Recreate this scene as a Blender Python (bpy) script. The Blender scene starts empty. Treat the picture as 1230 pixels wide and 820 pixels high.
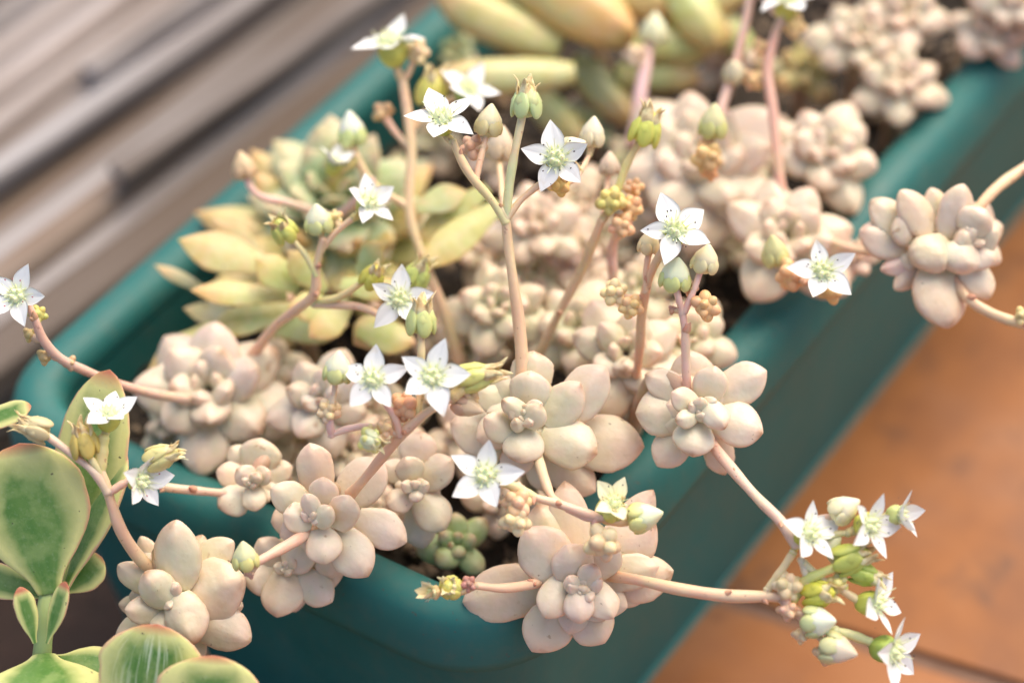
import bpy, bmesh, math, random
import numpy as np
from mathutils import Vector, Matrix, Quaternion

random.seed(7)
S = bpy.context.scene
COL = S.collection
R = math.radians

# ------------------------------------------------------------------ camera
FPX, W0, H0 = 2500.0, 1230.0, 820.0          # focal length in photo pixels
DF = 0.40                                     # focus distance (m)
CX = Vector((0.79899299, 0.59709175, -0.07135571))     # camera right in world
CY = Vector((-0.40682169, 0.624104, 0.66707594))       # camera up
CZ = Vector((0.44283892, -0.50395995, 0.7415646))      # towards the camera
CAM = Vector((0, 0, 0.135)) + CZ * DF
cd = bpy.data.cameras.new('camera'); cam = bpy.data.objects.new('camera', cd); COL.objects.link(cam)
cam.matrix_world = Matrix(((CX.x, CY.x, CZ.x, CAM.x), (CX.y, CY.y, CZ.y, CAM.y), (CX.z, CY.z, CZ.z, CAM.z), (0, 0, 0, 1)))
cd.sensor_width = 36.0; cd.lens = 36.0 * FPX / W0
cd.clip_start = 0.01; cd.clip_end = 50
cd.dof.use_dof = True; cd.dof.focus_distance = DF - 0.001
cd.dof.aperture_fstop = 5.8
S.camera = cam

# ------------------------------------------------------------------ sky, sun, exposure
SUN_EL, SUN_AZ = 58.0, 4.0                  # azimuth clockwise from +Y
wd = bpy.data.worlds.new('World'); S.world = wd; wd.use_nodes = True
nt = wd.node_tree; bg = nt.nodes['Background']
sky = nt.nodes.new('ShaderNodeTexSky'); sky.sky_type = 'NISHITA'; sky.sun_disc = False
sky.sun_elevation = R(SUN_EL); sky.sun_rotation = R(SUN_AZ); sky.dust_density = 4.0; sky.air_density = 1.0; sky.ozone_density = 0.6
nt.links.new(sky.outputs[0], bg.inputs[0]); bg.inputs[1].default_value = 0.14
sl = bpy.data.lights.new('sun', 'SUN'); so = bpy.data.objects.new('sun', sl); COL.objects.link(so)
sl.energy = 1.5; sl.angle = R(64); sl.color = (1.0, 0.89, 0.70)
sd = Vector((math.sin(R(SUN_AZ)) * math.cos(R(SUN_EL)), math.cos(R(SUN_AZ)) * math.cos(R(SUN_EL)), math.sin(R(SUN_EL))))
so.rotation_euler = (-sd).to_track_quat('-Z', 'Y').to_euler(); so.location = (0, 0, 2)
vs = S.view_settings; vs.view_transform = 'Standard'; vs.look = 'None'; vs.gamma = 1.0; vs.use_curve_mapping = False
vs.exposure = 0.80
S.render.engine = 'CYCLES'; S.cycles.max_bounces = 10

# ------------------------------------------------------------------ pixels to places
def P(px, py, dd=0.0):                        # a pixel and a depth offset (mm) from the focus plane
    d = DF + dd * 0.001
    return CAM + (CX * ((px - 615) / FPX) - CY * ((py - 410) / FPX) - CZ) * d
def PZ(px, py, z):                            # a pixel on a horizontal plane
    v = CX * ((px - 615) / FPX) - CY * ((py - 410) / FPX) - CZ
    return CAM + v * ((z - CAM.z) / v.z)
def depth_mm(p): return ((CAM - p).dot(CZ) - DF) * 1000
def px2m(px, dd=0.0): return px * (DF + dd * 0.001) / FPX
def camdir(x, y, z): return (CX * x + CY * y + CZ * z).normalized()
def zoom(x0, y0, s): return lambda x, y: (x0 + x / s, y0 + y / s)

# ------------------------------------------------------------------ node helpers
def new_mat(name, rough=0.5, **kw):
    m = bpy.data.materials.new(name); m.use_nodes = True
    b = m.node_tree.nodes['Principled BSDF']; b.inputs['Roughness'].default_value = rough
    for k, v in kw.items(): b.inputs[k.replace('_', ' ')].default_value = v
    return m, m.node_tree, b
def nd(t, typ, **kw):
    n = t.nodes.new(typ)
    for k, v in kw.items():
        if isinstance(k, str) and hasattr(n, k): setattr(n, k, v)
        else: n.inputs[k].default_value = v
    return n
def noise(t, vec, scale, detail=3.0, rough=0.55):
    n = t.nodes.new('ShaderNodeTexNoise'); n.inputs['Scale'].default_value = scale; n.inputs['Detail'].default_value = detail
    n.inputs['Roughness'].default_value = rough
    if vec is not None: t.links.new(vec, n.inputs['Vector'])
    return n.outputs['Fac']
def ramp(t, fac, stops, interp='LINEAR'):
    n = t.nodes.new('ShaderNodeValToRGB'); cr = n.color_ramp; cr.interpolation = interp
    while len(cr.elements) < len(stops): cr.elements.new(0.5)
    for e, (p, c) in zip(cr.elements, stops):
        e.position = p; e.color = c if len(c) == 4 else (*c, 1)
    t.links.new(fac, n.inputs[0]); return n.outputs[0]
def mix(t, fac, a, b, mode='MIX'):
    n = t.nodes.new('ShaderNodeMix'); n.data_type = 'RGBA'; n.blend_type = mode
    for inp, v in ((n.inputs[0], fac), (n.inputs[6], a), (n.inputs[7], b)):
        if hasattr(v, 'is_linked'): t.links.new(v, inp)
        elif isinstance(v, (int, float)): inp.default_value = v
        else: inp.default_value = v if len(v) == 4 else (*v, 1)
    return n.outputs[2]
def mth(t, op, a, b=0.0):
    n = t.nodes.new('ShaderNodeMath'); n.operation = op
    for inp, v in ((n.inputs[0], a), (n.inputs[1], b)):
        if hasattr(v, 'is_linked'): t.links.new(v, inp)
        else: inp.default_value = v
    return n.outputs[0]
def bump(t, b, h, strength, dist):
    n = t.nodes.new('ShaderNodeBump'); n.inputs['Strength'].default_value = strength; n.inputs['Distance'].default_value = dist
    t.links.new(h, n.inputs['Height']); t.links.new(n.outputs[0], b.inputs['Normal'])
def geo_pos(t):
    return t.nodes.new('ShaderNodeNewGeometry').outputs['Position']
def uv_xy(t):
    u = t.nodes.new('ShaderNodeUVMap'); u.uv_map = 'UVMap'
    s = t.nodes.new('ShaderNodeSeparateXYZ'); t.links.new(u.outputs[0], s.inputs[0]); return s.outputs[0], s.outputs[1]

# ------------------------------------------------------------------ materials
def leaf_material(name, tip, base, rough=0.42, sss=0.35, tip_start=0.55, speck=(0.16, 0.07, 0.03), bloom=0.32):
    """object colour = the plant's tint; tips and bases shift, powdery bloom, a few brown specks"""
    m, t, b = new_mat(name, rough)
    oi = t.nodes.new('ShaderNodeObjectInfo'); u, v = uv_xy(t); pos = geo_pos(t)
    col = oi.outputs['Color']
    rnd = oi.outputs['Random']
    # leaf-to-leaf hue shift
    col = mix(t, mth(t, 'MULTIPLY', rnd, 0.55), col, base)
    col = mix(t, ramp(t, v, [(0.0, (0.55,) * 3), (0.3, (0,) * 3)]), col, base)
    col = mix(t, ramp(t, v, [(tip_start, (0,) * 3), (0.97, (0.75,) * 3)]), col, tip)
    nm = noise(t, pos, 130, 3)
    col = mix(t, ramp(t, nm, [(0.42, (0,) * 3), (0.64, (0.5,) * 3)]), col, base)
    nk = noise(t, pos, 210, 2)
    col = mix(t, ramp(t, nk, [(0.56, (0,) * 3), (0.72, (0.35,) * 3)]), col, tip)
    ed = mth(t, 'ABSOLUTE', mth(t, 'SUBTRACT', mth(t, 'MULTIPLY', u, 2.0), 1.0))
    col = mix(t, ramp(t, ed, [(0.86, (0,) * 3), (1.0, (0.4,) * 3)]), col, tip)
    n1 = noise(t, pos, 420, 4)
    col = mix(t, ramp(t, n1, [(0.35, (0,) * 3), (0.75, (bloom,) * 3)]), col, mix(t, 0.55, col, (0.86, 0.84, 0.78)))
    nb = noise(t, pos, 900, 2)
    col = mix(t, ramp(t, nb, [(0.73, (0,) * 3), (0.78, (0.7,) * 3)]), col, speck)
    rub = noise(t, pos, 55, 4, 0.7)                              # where the powdery bloom is rubbed off
    col = mix(t, ramp(t, rub, [(0.50, (0,) * 3), (0.60, (0.35,) * 3)]), col, mix(t, 0.5, col, tip))
    scar = noise(t, pos, 260, 3)
    col = mix(t, ramp(t, scar, [(0.70, (0,) * 3), (0.735, (0.6,) * 3)]), col, (0.40, 0.22, 0.11))
    ns = noise(t, pos, 170, 3)
    tips = mth(t, 'MULTIPLY', ramp(t, v, [(0.84, (0,) * 3), (0.99, (1,) * 3)]), ramp(t, ns, [(0.53, (0,) * 3), (0.63, (0.75,) * 3)]))
    col = mix(t, tips, col, (0.36, 0.17, 0.07))
    t.links.new(col, b.inputs['Base Color'])
    t.links.new(ramp(t, n1, [(0.3, (rough - 0.06,) * 3), (0.7, (rough + 0.16,) * 3)]), b.inputs['Roughness'])
    b.inputs['Subsurface Weight'].default_value = sss; b.inputs['Subsurface Radius'].default_value = (1.0, 0.55, 0.3)
    b.inputs['Subsurface Scale'].default_value = 0.0018; b.inputs['Specular IOR Level'].default_value = 0.6
    hb = mth(t, 'ADD', mth(t, 'MULTIPLY', noise(t, pos, 160, 3), 2.2), mth(t, 'MULTIPLY', noise(t, pos, 900, 4), 0.30))
    bump(t, b, hb, 0.32, 0.0006)
    return m
M = {}
M['pale'] = leaf_material('pale_leaf', (0.80, 0.53, 0.38), (0.65, 0.59, 0.36), rough=0.33)
M['green'] = leaf_material('green_leaf', (0.72, 0.46, 0.27), (0.44, 0.53, 0.22), tip_start=0.62)
M['yellow'] = leaf_material('yellow_leaf', (0.72, 0.34, 0.10), (0.50, 0.52, 0.16), rough=0.35, tip_start=0.5)

def jade_material(name, streak=0.0, red=0.96):
    m, t, b = new_mat(name, 0.38)
    u, v = uv_xy(t); pos = geo_pos(t)
    e = mth(t, 'ABSOLUTE', mth(t, 'SUBTRACT', mth(t, 'MULTIPLY', u, 2.0), 1.0))      # 0 midrib .. 1 margin
    vv = ramp(t, v, [(0.62, (0,) * 3), (1.0, (1,) * 3)])
    e2 = mth(t, 'MAXIMUM', e, mth(t, 'MULTIPLY', vv, 0.97))
    wob = mth(t, 'MULTIPLY', mth(t, 'SUBTRACT', noise(t, pos, 60, 4), 0.5), 0.7)
    e3 = mth(t, 'ADD', e2, wob)
    mp = t.nodes.new('ShaderNodeCombineXYZ'); t.links.new(mth(t, 'MULTIPLY', u, 22.0 if streak else 5.0), mp.inputs[0]); t.links.new(mth(t, 'MULTIPLY', v, 1.5), mp.inputs[1])
    st = noise(t, mp.outputs[0], 1.0, 2)
    green = mix(t, ramp(t, st, [(0.35, (0,) * 3), (0.7, (1,) * 3)]), (0.075, 0.185, 0.03), (0.15, 0.26, 0.06))
    green = mix(t, mth(t, 'MULTIPLY', ramp(t, st, [(0.52, (0,) * 3), (0.66, (1,) * 3)]), streak), green, (0.52, 0.60, 0.42))
    green = mix(t, ramp(t, noise(t, pos, 240, 4), [(0.45, (0,) * 3), (0.62, (0.55,) * 3)]), green, (0.27, 0.36, 0.12))
    col = mix(t, ramp(t, e3, [(0.38, (0,) * 3), (0.80, (1,) * 3)]), green, (0.66, 0.64, 0.25))
    rim = mth(t, 'ADD', e2, mth(t, 'MULTIPLY', mth(t, 'SUBTRACT', noise(t, pos, 160, 3), 0.5), 0.22))
    col = mix(t, ramp(t, rim, [(0.93, (0,) * 3), (1.0, (0.75,) * 3)]), col, (0.70, 0.32, 0.24))
    tipf = mth(t, 'MULTIPLY', ramp(t, v, [(red - .05, (0,) * 3), (red + .03, (1,) * 3)]), 0.85)
    col = mix(t, tipf, col, (0.48, 0.10, 0.07))
    sp = noise(t, pos, 650, 2)
    col = mix(t, ramp(t, sp, [(0.72, (0,) * 3), (0.75, (0.8,) * 3)]), col, (0.06, 0.05, 0.03))
    dust = noise(t, pos, 1500, 2)
    col = mix(t, ramp(t, dust, [(0.55, (0,) * 3), (0.8, (0.18,) * 3)]), col, (0.46, 0.52, 0.36))
    t.links.new(col, b.inputs['Base Color'])
    b.inputs['Subsurface Weight'].default_value = 0.25; b.inputs['Subsurface Radius'].default_value = (0.7, 0.9, 0.3)
    b.inputs['Subsurface Scale'].default_value = 0.0015; b.inputs['Specular IOR Level'].default_value = 0.4
    bump(t, b, noise(t, pos, 1100, 3), 0.2, 0.0003)
    return m
M['jade'] = jade_material('variegated_leaf'); M['jade_streak'] = jade_material('variegated_streaked_leaf', 0.9); M['jade_red'] = jade_material('variegated_red_tipped_leaf', 0, 0.90)

def simple(name, c1, c2, scale, rough=0.5, sss=0.0, bmp=0.1, detail=4, lo=0.35, hi=0.68, tint=False, sscale=0.001):
    m, t, b = new_mat(name, rough); pos = geo_pos(t)
    n = noise(t, pos, scale, detail)
    col = ramp(t, n, [(lo, c1), (hi, c2)])
    if tint:
        oi = t.nodes.new('ShaderNodeObjectInfo'); col = mix(t, 0.92, col, oi.outputs['Color'])
    t.links.new(col, b.inputs['Base Color'])
    if sss:
        b.inputs['Subsurface Weight'].default_value = sss; b.inputs['Subsurface Radius'].default_value = (1, .6, .35); b.inputs['Subsurface Scale'].default_value = sscale
    if bmp: bump(t, b, noise(t, pos, scale * 3, 3), bmp, 0.0004)
    return m
def stalk_material():
    m, t, b = new_mat('stalk_skin', 0.42); pos = geo_pos(t); u, v = uv_xy(t); oi = t.nodes.new('ShaderNodeObjectInfo')
    col = mix(t, ramp(t, noise(t, pos, 70, 3), [(0.40, (0,) * 3), (0.62, (0.55,) * 3)]), oi.outputs['Color'], (0.80, 0.44, 0.32))
    col = mix(t, ramp(t, noise(t, pos, 110, 3), [(0.50, (0,) * 3), (0.70, (0.55,) * 3)]), col, (0.74, 0.66, 0.36))
    col = mix(t, ramp(t, noise(t, pos, 800, 3), [(0.66, (0,) * 3), (0.72, (0.6,) * 3)]), col, (0.40, 0.16, 0.12))
    t.links.new(col, b.inputs['Base Color'])
    b.inputs['Subsurface Weight'].default_value = 0.4; b.inputs['Subsurface Radius'].default_value = (1, .6, .35); b.inputs['Subsurface Scale'].default_value = 0.0015
    bump(t, b, noise(t, pos, 500, 4), 0.3, 0.0005); return m
M['stalk'] = stalk_material()
M['bract'] = simple('bract_skin', (0.62, 0.26, 0.17), (0.70, 0.42, 0.25), 500, 0.5, 0.3)
M['calyx'] = simple('calyx_skin', (0.42, 0.48, 0.07), (0.62, 0.66, 0.20), 350, 0.42, 0.3, tint=True)
M['bud'] = simple('bud_skin', (0.74, 0.66, 0.38), (0.84, 0.80, 0.56), 350, 0.42, 0.35, tint=True)
M['carpel'] = simple('carpel_skin', (0.80, 0.84, 0.44), (0.90, 0.92, 0.62), 900, 0.4, 0.35)
M['dried'] = simple('dried_petal', (0.60, 0.40, 0.18), (0.88, 0.80, 0.46), 500, 0.65, 0.1, 0.3)
M['anther'] = simple('anther_skin', (0.035, 0.02, 0.018), (0.09, 0.05, 0.04), 900, 0.6, 0, 0)
M['anther_red'] = simple('anther_red_skin', (0.42, 0.06, 0.08), (0.55, 0.12, 0.14), 900, 0.5, 0, 0)
def petal_material():
    m, t, b = new_mat('petal_skin', 0.5); u, v = uv_xy(t); pos = geo_pos(t)
    col = mix(t, ramp(t, v, [(0.0, (0.9,) * 3), (0.34, (0,) * 3)]), (0.92, 0.90, 0.85), (0.74, 0.80, 0.52))
    col = mix(t, ramp(t, v, [(0.92, (0,) * 3), (1.0, (0.5,) * 3)]), col, (0.84, 0.72, 0.42))
    oi = t.nodes.new('ShaderNodeObjectInfo'); col = mix(t, 1.0, col, oi.outputs['Color'], 'MULTIPLY')
    br = noise(t, pos, 240, 3); col = mix(t, mth(t, 'MULTIPLY', ramp(t, br, [(0.58, (0,) * 3), (0.68, (0.6,) * 3)]), ramp(t, v, [(0.55, (0,) * 3), (0.95, (1,) * 3)])), col, (0.70, 0.52, 0.26))
    t.links.new(col, b.inputs['Base Color'])
    b.inputs['Subsurface Weight'].default_value = 0.25; b.inputs['Subsurface Scale'].default_value = 0.0008; b.inputs['Subsurface Radius'].default_value = (1, 1, .8)
    mp = t.nodes.new('ShaderNodeCombineXYZ'); t.links.new(mth(t, 'MULTIPLY', u, 14.0), mp.inputs[0]); t.links.new(v, mp.inputs[1])
    bump(t, b, noise(t, mp.outputs[0], 1.0, 2), 0.25, 0.0003)
    return m
M['petal'] = petal_material()
def plastic_material():
    m, t, b = new_mat('teal_plastic', 0.36); pos = geo_pos(t)
    n = noise(t, pos, 35, 5); n2 = noise(t, pos, 240, 4)
    col = mix(t, ramp(t, n, [(0.3, (0,) * 3), (0.75, (1,) * 3)]), (0.006, 0.122, 0.106), (0.011, 0.150, 0.132))
    mp = t.nodes.new('ShaderNodeMapping'); t.links.new(pos, mp.inputs[0]); mp.inputs['Scale'].default_value = (1.0, 1.0, 0.12)
    runs = noise(t, mp.outputs[0], 300, 4)                       # dried water runs down the wall
    col = mix(t, ramp(t, runs, [(0.50, (0,) * 3), (0.72, (0.16,) * 3)]), col, (0.13, 0.16, 0.12))
    col = mix(t, ramp(t, n2, [(0.52, (0,) * 3), (0.74, (0.22,) * 3)]), col, (0.12, 0.14, 0.10))
    col = mix(t, 0.05, col, (0.16, 0.16, 0.12))
    spl = noise(t, pos, 620, 3)
    col = mix(t, ramp(t, spl, [(0.68, (0,) * 3), (0.72, (0.7,) * 3)]), col, (0.10, 0.075, 0.05))
    t.links.new(col, b.inputs['Base Color'])
    t.links.new(ramp(t, n, [(0.3, (0.5,) * 3), (0.7, (0.7,) * 3)]), b.inputs['Roughness'])
    bump(t, b, n2, 0.15, 0.0006); return m
M['plastic'] = plastic_material()
def soil_material(name, c1, c2, c3, sc):
    m, t, b = new_mat(name, 0.95); pos = geo_pos(t)
    n = noise(t, pos, sc, 6, 0.7); n2 = noise(t, pos, sc * 0.25, 3)
    col = ramp(t, n, [(0.3, c1), (0.55, c2), (0.72, c3)])
    col = mix(t, ramp(t, n2, [(0.4, (0,) * 3), (0.7, (0.5,) * 3)]), col, c1)
    t.links.new(col, b.inputs['Base Color']); bump(t, b, n, 0.9, 0.004); return m
M['soil'] = soil_material('potting_soil', (0.020, 0.014, 0.010), (0.05, 0.036, 0.024), (0.12, 0.085, 0.05), 140)
M['earth'] = soil_material('damp_earth', (0.022, 0.014, 0.011), (0.042, 0.024, 0.018), (0.07, 0.036, 0.026), 60)  # deep shade beside the trough put into a dark soil colour
def tile_material():
    m, t, b = new_mat('terracotta', 0.6); pos = geo_pos(t); oi = t.nodes.new('ShaderNodeObjectInfo')
    n = noise(t, pos, 16, 5, 0.6); n2 = noise(t, pos, 60, 5); n3 = noise(t, pos, 26, 3)
    col = ramp(t, n, [(0.38, (0.26, 0.088, 0.022)), (0.5, (0.37, 0.128, 0.028)), (0.62, (0.42, 0.16, 0.045))])
    col = mix(t, ramp(t, n3, [(0.50, (0,) * 3), (0.74, (0.28,) * 3)]), col, (0.30, 0.17, 0.12))
    col = mix(t, ramp(t, n2, [(0.56, (0,) * 3), (0.70, (0.6,) * 3)]), col, (0.10, 0.05, 0.03))
    col = mix(t, mth(t, 'MULTIPLY', oi.outputs['Random'], 0.2), col, (0.27, 0.12, 0.07))
    t.links.new(col, b.inputs['Base Color']); bump(t, b, n2, 0.35, 0.001); return m
M['tile'] = tile_material()
M['grout'] = simple('grout', (0.20, 0.11, 0.07), (0.27, 0.16, 0.11), 90, 0.9, 0, 0.4)
def wood_material(name, c1, c2, c3):
    m, t, b = new_mat(name, 0.8); tc = t.nodes.new('ShaderNodeTexCoord'); oi = t.nodes.new('ShaderNodeObjectInfo')
    mp = t.nodes.new('ShaderNodeMapping'); t.links.new(tc.outputs['Object'], mp.inputs[0]); mp.inputs['Scale'].default_value = (1.0, 0.045, 1.0)
    off = t.nodes.new('ShaderNodeCombineXYZ'); t.links.new(mth(t, 'MULTIPLY', oi.outputs['Random'], 5.0), off.inputs[0]); t.links.new(off.outputs[0], mp.inputs['Location'])
    n = noise(t, mp.outputs[0], 150, 4, 0.55); n2 = noise(t, mp.outputs[0], 38, 3)
    col = ramp(t, n, [(0.36, c1), (0.5, c2), (0.62, c3)])
    col = mix(t, ramp(t, n2, [(0.42, (0.85,) * 3), (0.56, (0,) * 3)]), col, (0.10, 0.068, 0.045))
    t.links.new(col, b.inputs['Base Color']); bump(t, b, n, 0.9, 0.003); return m
M['wood'] = wood_material('weathered_wood', (0.16, 0.115, 0.085), (0.31, 0.25, 0.215), (0.45, 0.39, 0.36))
M['wood_brown'] = wood_material('brown_wood', (0.12, 0.078, 0.048), (0.22, 0.15, 0.105), (0.32, 0.245, 0.19))
M['wood_pale'] = wood_material('bleached_wood', (0.26, 0.225, 0.20), (0.40, 0.36, 0.345), (0.50, 0.47, 0.46))

# ------------------------------------------------------------------ objects and tags
def mesh_of(name, verts, faces, mat, uvs=None, smooth=True):
    me = bpy.data.meshes.new(name); me.from_pydata([tuple(v) for v in verts], [], faces)
    if smooth: me.polygons.foreach_set('use_smooth', [True] * len(me.polygons))
    if uvs is not None:
        ul = me.uv_layers.new(name='UVMap'); li = np.zeros(len(me.loops), np.int32); me.loops.foreach_get('vertex_index', li)
        ul.data.foreach_set('uv', np.asarray(uvs, np.float32)[li].ravel())
    if mat: me.materials.append(M[mat])
    me.update(); return me
def link(name, me, parent=None, mat4=None, color=None):
    """mat4 is the WORLD placement; parents are unrotated empties or parts handled by local=True callers"""
    o = bpy.data.objects.new(name, me); COL.objects.link(o)
    if parent is not None: o.parent = parent
    if mat4 is not None:
        if parent is not None: mat4 = WM(parent).inverted() @ mat4
        o.matrix_basis = mat4
    if color is not None: o.color = (*color, 1)
    return o
def WM(o):
    return (WM(o.parent) @ o.matrix_basis) if o.parent else o.matrix_basis.copy()
def thing(name, label, cat, loc, group=None):
    o = bpy.data.objects.new(name, None); COL.objects.link(o); o.empty_display_size = 0.005
    o.matrix_basis = Matrix.Translation(loc); o['label'] = label; o['category'] = cat
    if group: o['group'] = group
    return o
def struct(o, kind='structure'): o['kind'] = kind; return o

def hermite(pts, t):
    xs = [p[0] for p in pts]; ys = [p[1] for p in pts]; n = len(xs)
    d = [(ys[i + 1] - ys[i]) / (xs[i + 1] - xs[i]) for i in range(n - 1)]
    mm = [d[0]] + [0 if d[i - 1] * d[i] <= 0 else 2 * d[i - 1] * d[i] / (d[i - 1] + d[i]) for i in range(1, n - 1)] + [d[-1]]
    for i in range(n - 1):
        if t <= xs[i + 1] or i == n - 2:
            h = xs[i + 1] - xs[i]; s = (t - xs[i]) / h
            return (2 * s**3 - 3 * s * s + 1) * ys[i] + (s**3 - 2 * s * s + s) * h * mm[i] + (-2 * s**3 + 3 * s * s) * ys[i + 1] + (s**3 - s * s) * h * mm[i + 1]

# leaf shapes: length along +Y from 0 to 1, width along X (-.5..+.5), upper side +Z (thickness 1)
PROFILES = {
    'fat':    [(0, .58), (.14, .82), (.34, .98), (.52, 1), (.70, .88), (.84, .64), (.93, .38), (.98, .17), (1, 0)],
    'broad':  [(0, .56), (.16, .78), (.38, .97), (.54, 1), (.70, .91), (.84, .66), (.93, .37), (.975, .16), (1, 0)],
    'round':  [(0, .58), (.12, .80), (.30, .97), (.50, 1), (.70, .92), (.85, .68), (.94, .42), (.985, .2), (1, 0)],
    'finger': [(0, .55), (.12, .78), (.35, .97), (.55, 1), (.75, .88), (.90, .58), (.97, .3), (1, 0)],
    'jade':   [(0, .20), (.10, .30), (.30, .72), (.55, 1), (.72, .97), (.86, .75), (.95, .42), (.985, .2), (1, 0)],
    'eche':   [(0, .42), (.20, .66), (.45, .94), (.60, 1), (.74, .82), (.87, .46), (.95, .17), (1, 0)],
}
def leaf_mesh(kind, seed, mat, keel=0.3, flat=0.62, curl=0.08, rings=20, seg=18):
    rg = random.Random(seed); pr = PROFILES[kind]
    asym = rg.uniform(-.07, .07); bend = rg.uniform(-.06, .06); lump = [rg.uniform(-.05, .05) for _ in range(6)]
    k0 = keel * rg.uniform(.7, 1.25)
    vs, uv, fs = [], [], []
    for i in range(rings + 1):
        a = i / rings; t = 0.5 - 0.5 * math.cos(math.pi * a); t = 0.35 * a + 0.65 * t
        w = max(hermite(pr, t), 0.0) * 0.5
        th = (0.25 + 0.75 * min(1, hermite(pr, min(1, t)))) * 0.5 if t < .4 else hermite(pr, t) ** 0.85 * 0.5 if t < 1 else 0
        if i == rings: w = th = 0.0
        for j in range(seg):
            an = 2 * math.pi * j / seg; c, s = math.cos(an), math.sin(an)
            x = w * c * (1 + asym * c); l = 1 + lump[int(t * 3) % 3] * math.sin(an * 2 + 1) + lump[3] * math.sin(5 * t + an)
            if s >= 0:
                z = th * (flat * s ** 0.9 + k0 * t * math.exp(-(c / .32) ** 2) * (1 if kind != 'jade' else -0.3))
            else: z = th * s * 0.95
            vs.append((x * l + bend * t * t * .5, t, z * l + curl * (t * t - .3)))
            uv.append((0.5 + 0.5 * c, t))
    for i in range(rings):
        for j in range(seg):
            k = (j + 1) % seg; fs.append((i * seg + j, i * seg + k, (i + 1) * seg + k, (i + 1) * seg + j))
    fs.append(tuple(reversed(range(seg))))
    return mesh_of(f'{kind}_leaf', vs, fs, mat, uv)
LEAF = {}
def leaf_me(kind, mat, i):
    key = (kind, mat, i % 5)
    if key not in LEAF:
        fl = dict(fat=.62, broad=.5, round=.75, finger=.85, jade=.5, eche=.4)[kind]
        cu = dict(fat=.10, broad=.12, round=.05, finger=.12, jade=.1, eche=.2)[kind]
        LEAF[key] = leaf_mesh(kind, 11 + i % 5 + 7 * len(kind), mat, keel=dict(jade=.35, round=.2, broad=.55, fat=.5).get(kind, .34), flat=fl, curl=cu)
    return LEAF[key]
def frame(base, tip, up, w, th):
    y = tip - base; L = y.length; y = y / L
    z = up - y * up.dot(y)
    if z.length < 1e-3: z = CZ - y * CZ.dot(y)
    z.normalize(); x = y.cross(z)
    return Matrix(((x.x * w, y.x * L, z.x * th, base.x), (x.y * w, y.y * L, z.y * th, base.y), (x.z * w, y.z * L, z.z * th, base.z), (0, 0, 0, 1)))
LC = [0]
def leaf(parent, kind, mat, base, tip, w, th, up, color, name='leaf'):
    LC[0] += 1
    return link(name, leaf_me(kind, mat, LC[0] * 3 + LC[0] // 5), parent, frame(base, tip, up, w, th), color)
def jit(c, a=0.06):
    k = random.uniform(-a, a); return tuple(max(0, min(1, v * (1 + k + random.uniform(-a, a) * .6))) for v in c)

# tubes
def spline(pts, per=7):
    out = []; n = len(pts)
    for i in range(n - 1):
        p0, p1, p2, p3 = pts[max(i - 1, 0)], pts[i], pts[i + 1], pts[min(i + 2, n - 1)]
        for k in range(per):
            s = k / per
            out.append(0.5 * ((2 * p1) + (p2 - p0) * s + (2 * p0 - 5 * p1 + 4 * p2 - p3) * s * s + (3 * p1 - p0 - 3 * p2 + p3) * s**3))
    out.append(pts[-1]); return out
def tube_mesh(name, pts, r0, r1, mat, seg=10, wob=0.07, per=7, origin=Vector((0, 0, 0)), flare=0.0):
    c = spline([p - origin for p in pts], per) if len(pts) > 2 else [pts[0] - origin + (pts[1] - pts[0]) * (k / 6) for k in range(7)]
    c = [c[0] - (c[1] - c[0]).normalized() * r0 * .8, c[0] - (c[1] - c[0]).normalized() * r0 * .35] + c + [c[-1] + (c[-1] - c[-2]).normalized() * r1 * .35, c[-1] + (c[-1] - c[-2]).normalized() * r1 * .8]
    n = len(c); vs, fs, uv = [], [], []
    up = Vector((0.3, 0.2, 1)); x = None
    ph = random.uniform(0, 6)
    for i, p in enumerate(c):
        tdir = (c[min(i + 1, n - 1)] - c[max(i - 1, 0)]).normalized()
        x = (up - tdir * up.dot(tdir)) if x is None else (x - tdir * x.dot(tdir)); x.normalize(); y = tdir.cross(x)
        t = i / (n - 1); r = (r0 + (r1 - r0) * t) * (1 + wob * math.sin(9 * t + ph) + wob * .5 * math.sin(23 * t + ph * 2)) * (1 + flare * max(0, 1 - t * 9) + flare * .6 * max(0, (t - .9) * 10)) * (.55 if i in (0, n - 1) else 1)
        for j in range(seg):
            a = 2 * math.pi * j / seg; vs.append(p + (x * math.cos(a) + y * math.sin(a)) * r); uv.append((j / seg, t))
    for i in range(n - 1):
        for j in range(seg):
            k = (j + 1) % seg; fs.append((i * seg + j, i * seg + k, (i + 1) * seg + k, (i + 1) * seg + j))
    fs.append(tuple(reversed(range(seg)))); fs.append(tuple((n - 1) * seg + j for j in range(seg)))
    return mesh_of(name, vs, fs, mat, uv)
def tube(parent, name, pts, r0, r1, mat='stalk', color=None, flare=0.0, wob=0.07):
    o = WM(parent).translation.copy() if parent else Vector((0, 0, 0))
    return link(name, tube_mesh(name, pts, r0, r1, mat, origin=o, flare=flare, wob=wob), parent, None, color)

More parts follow.
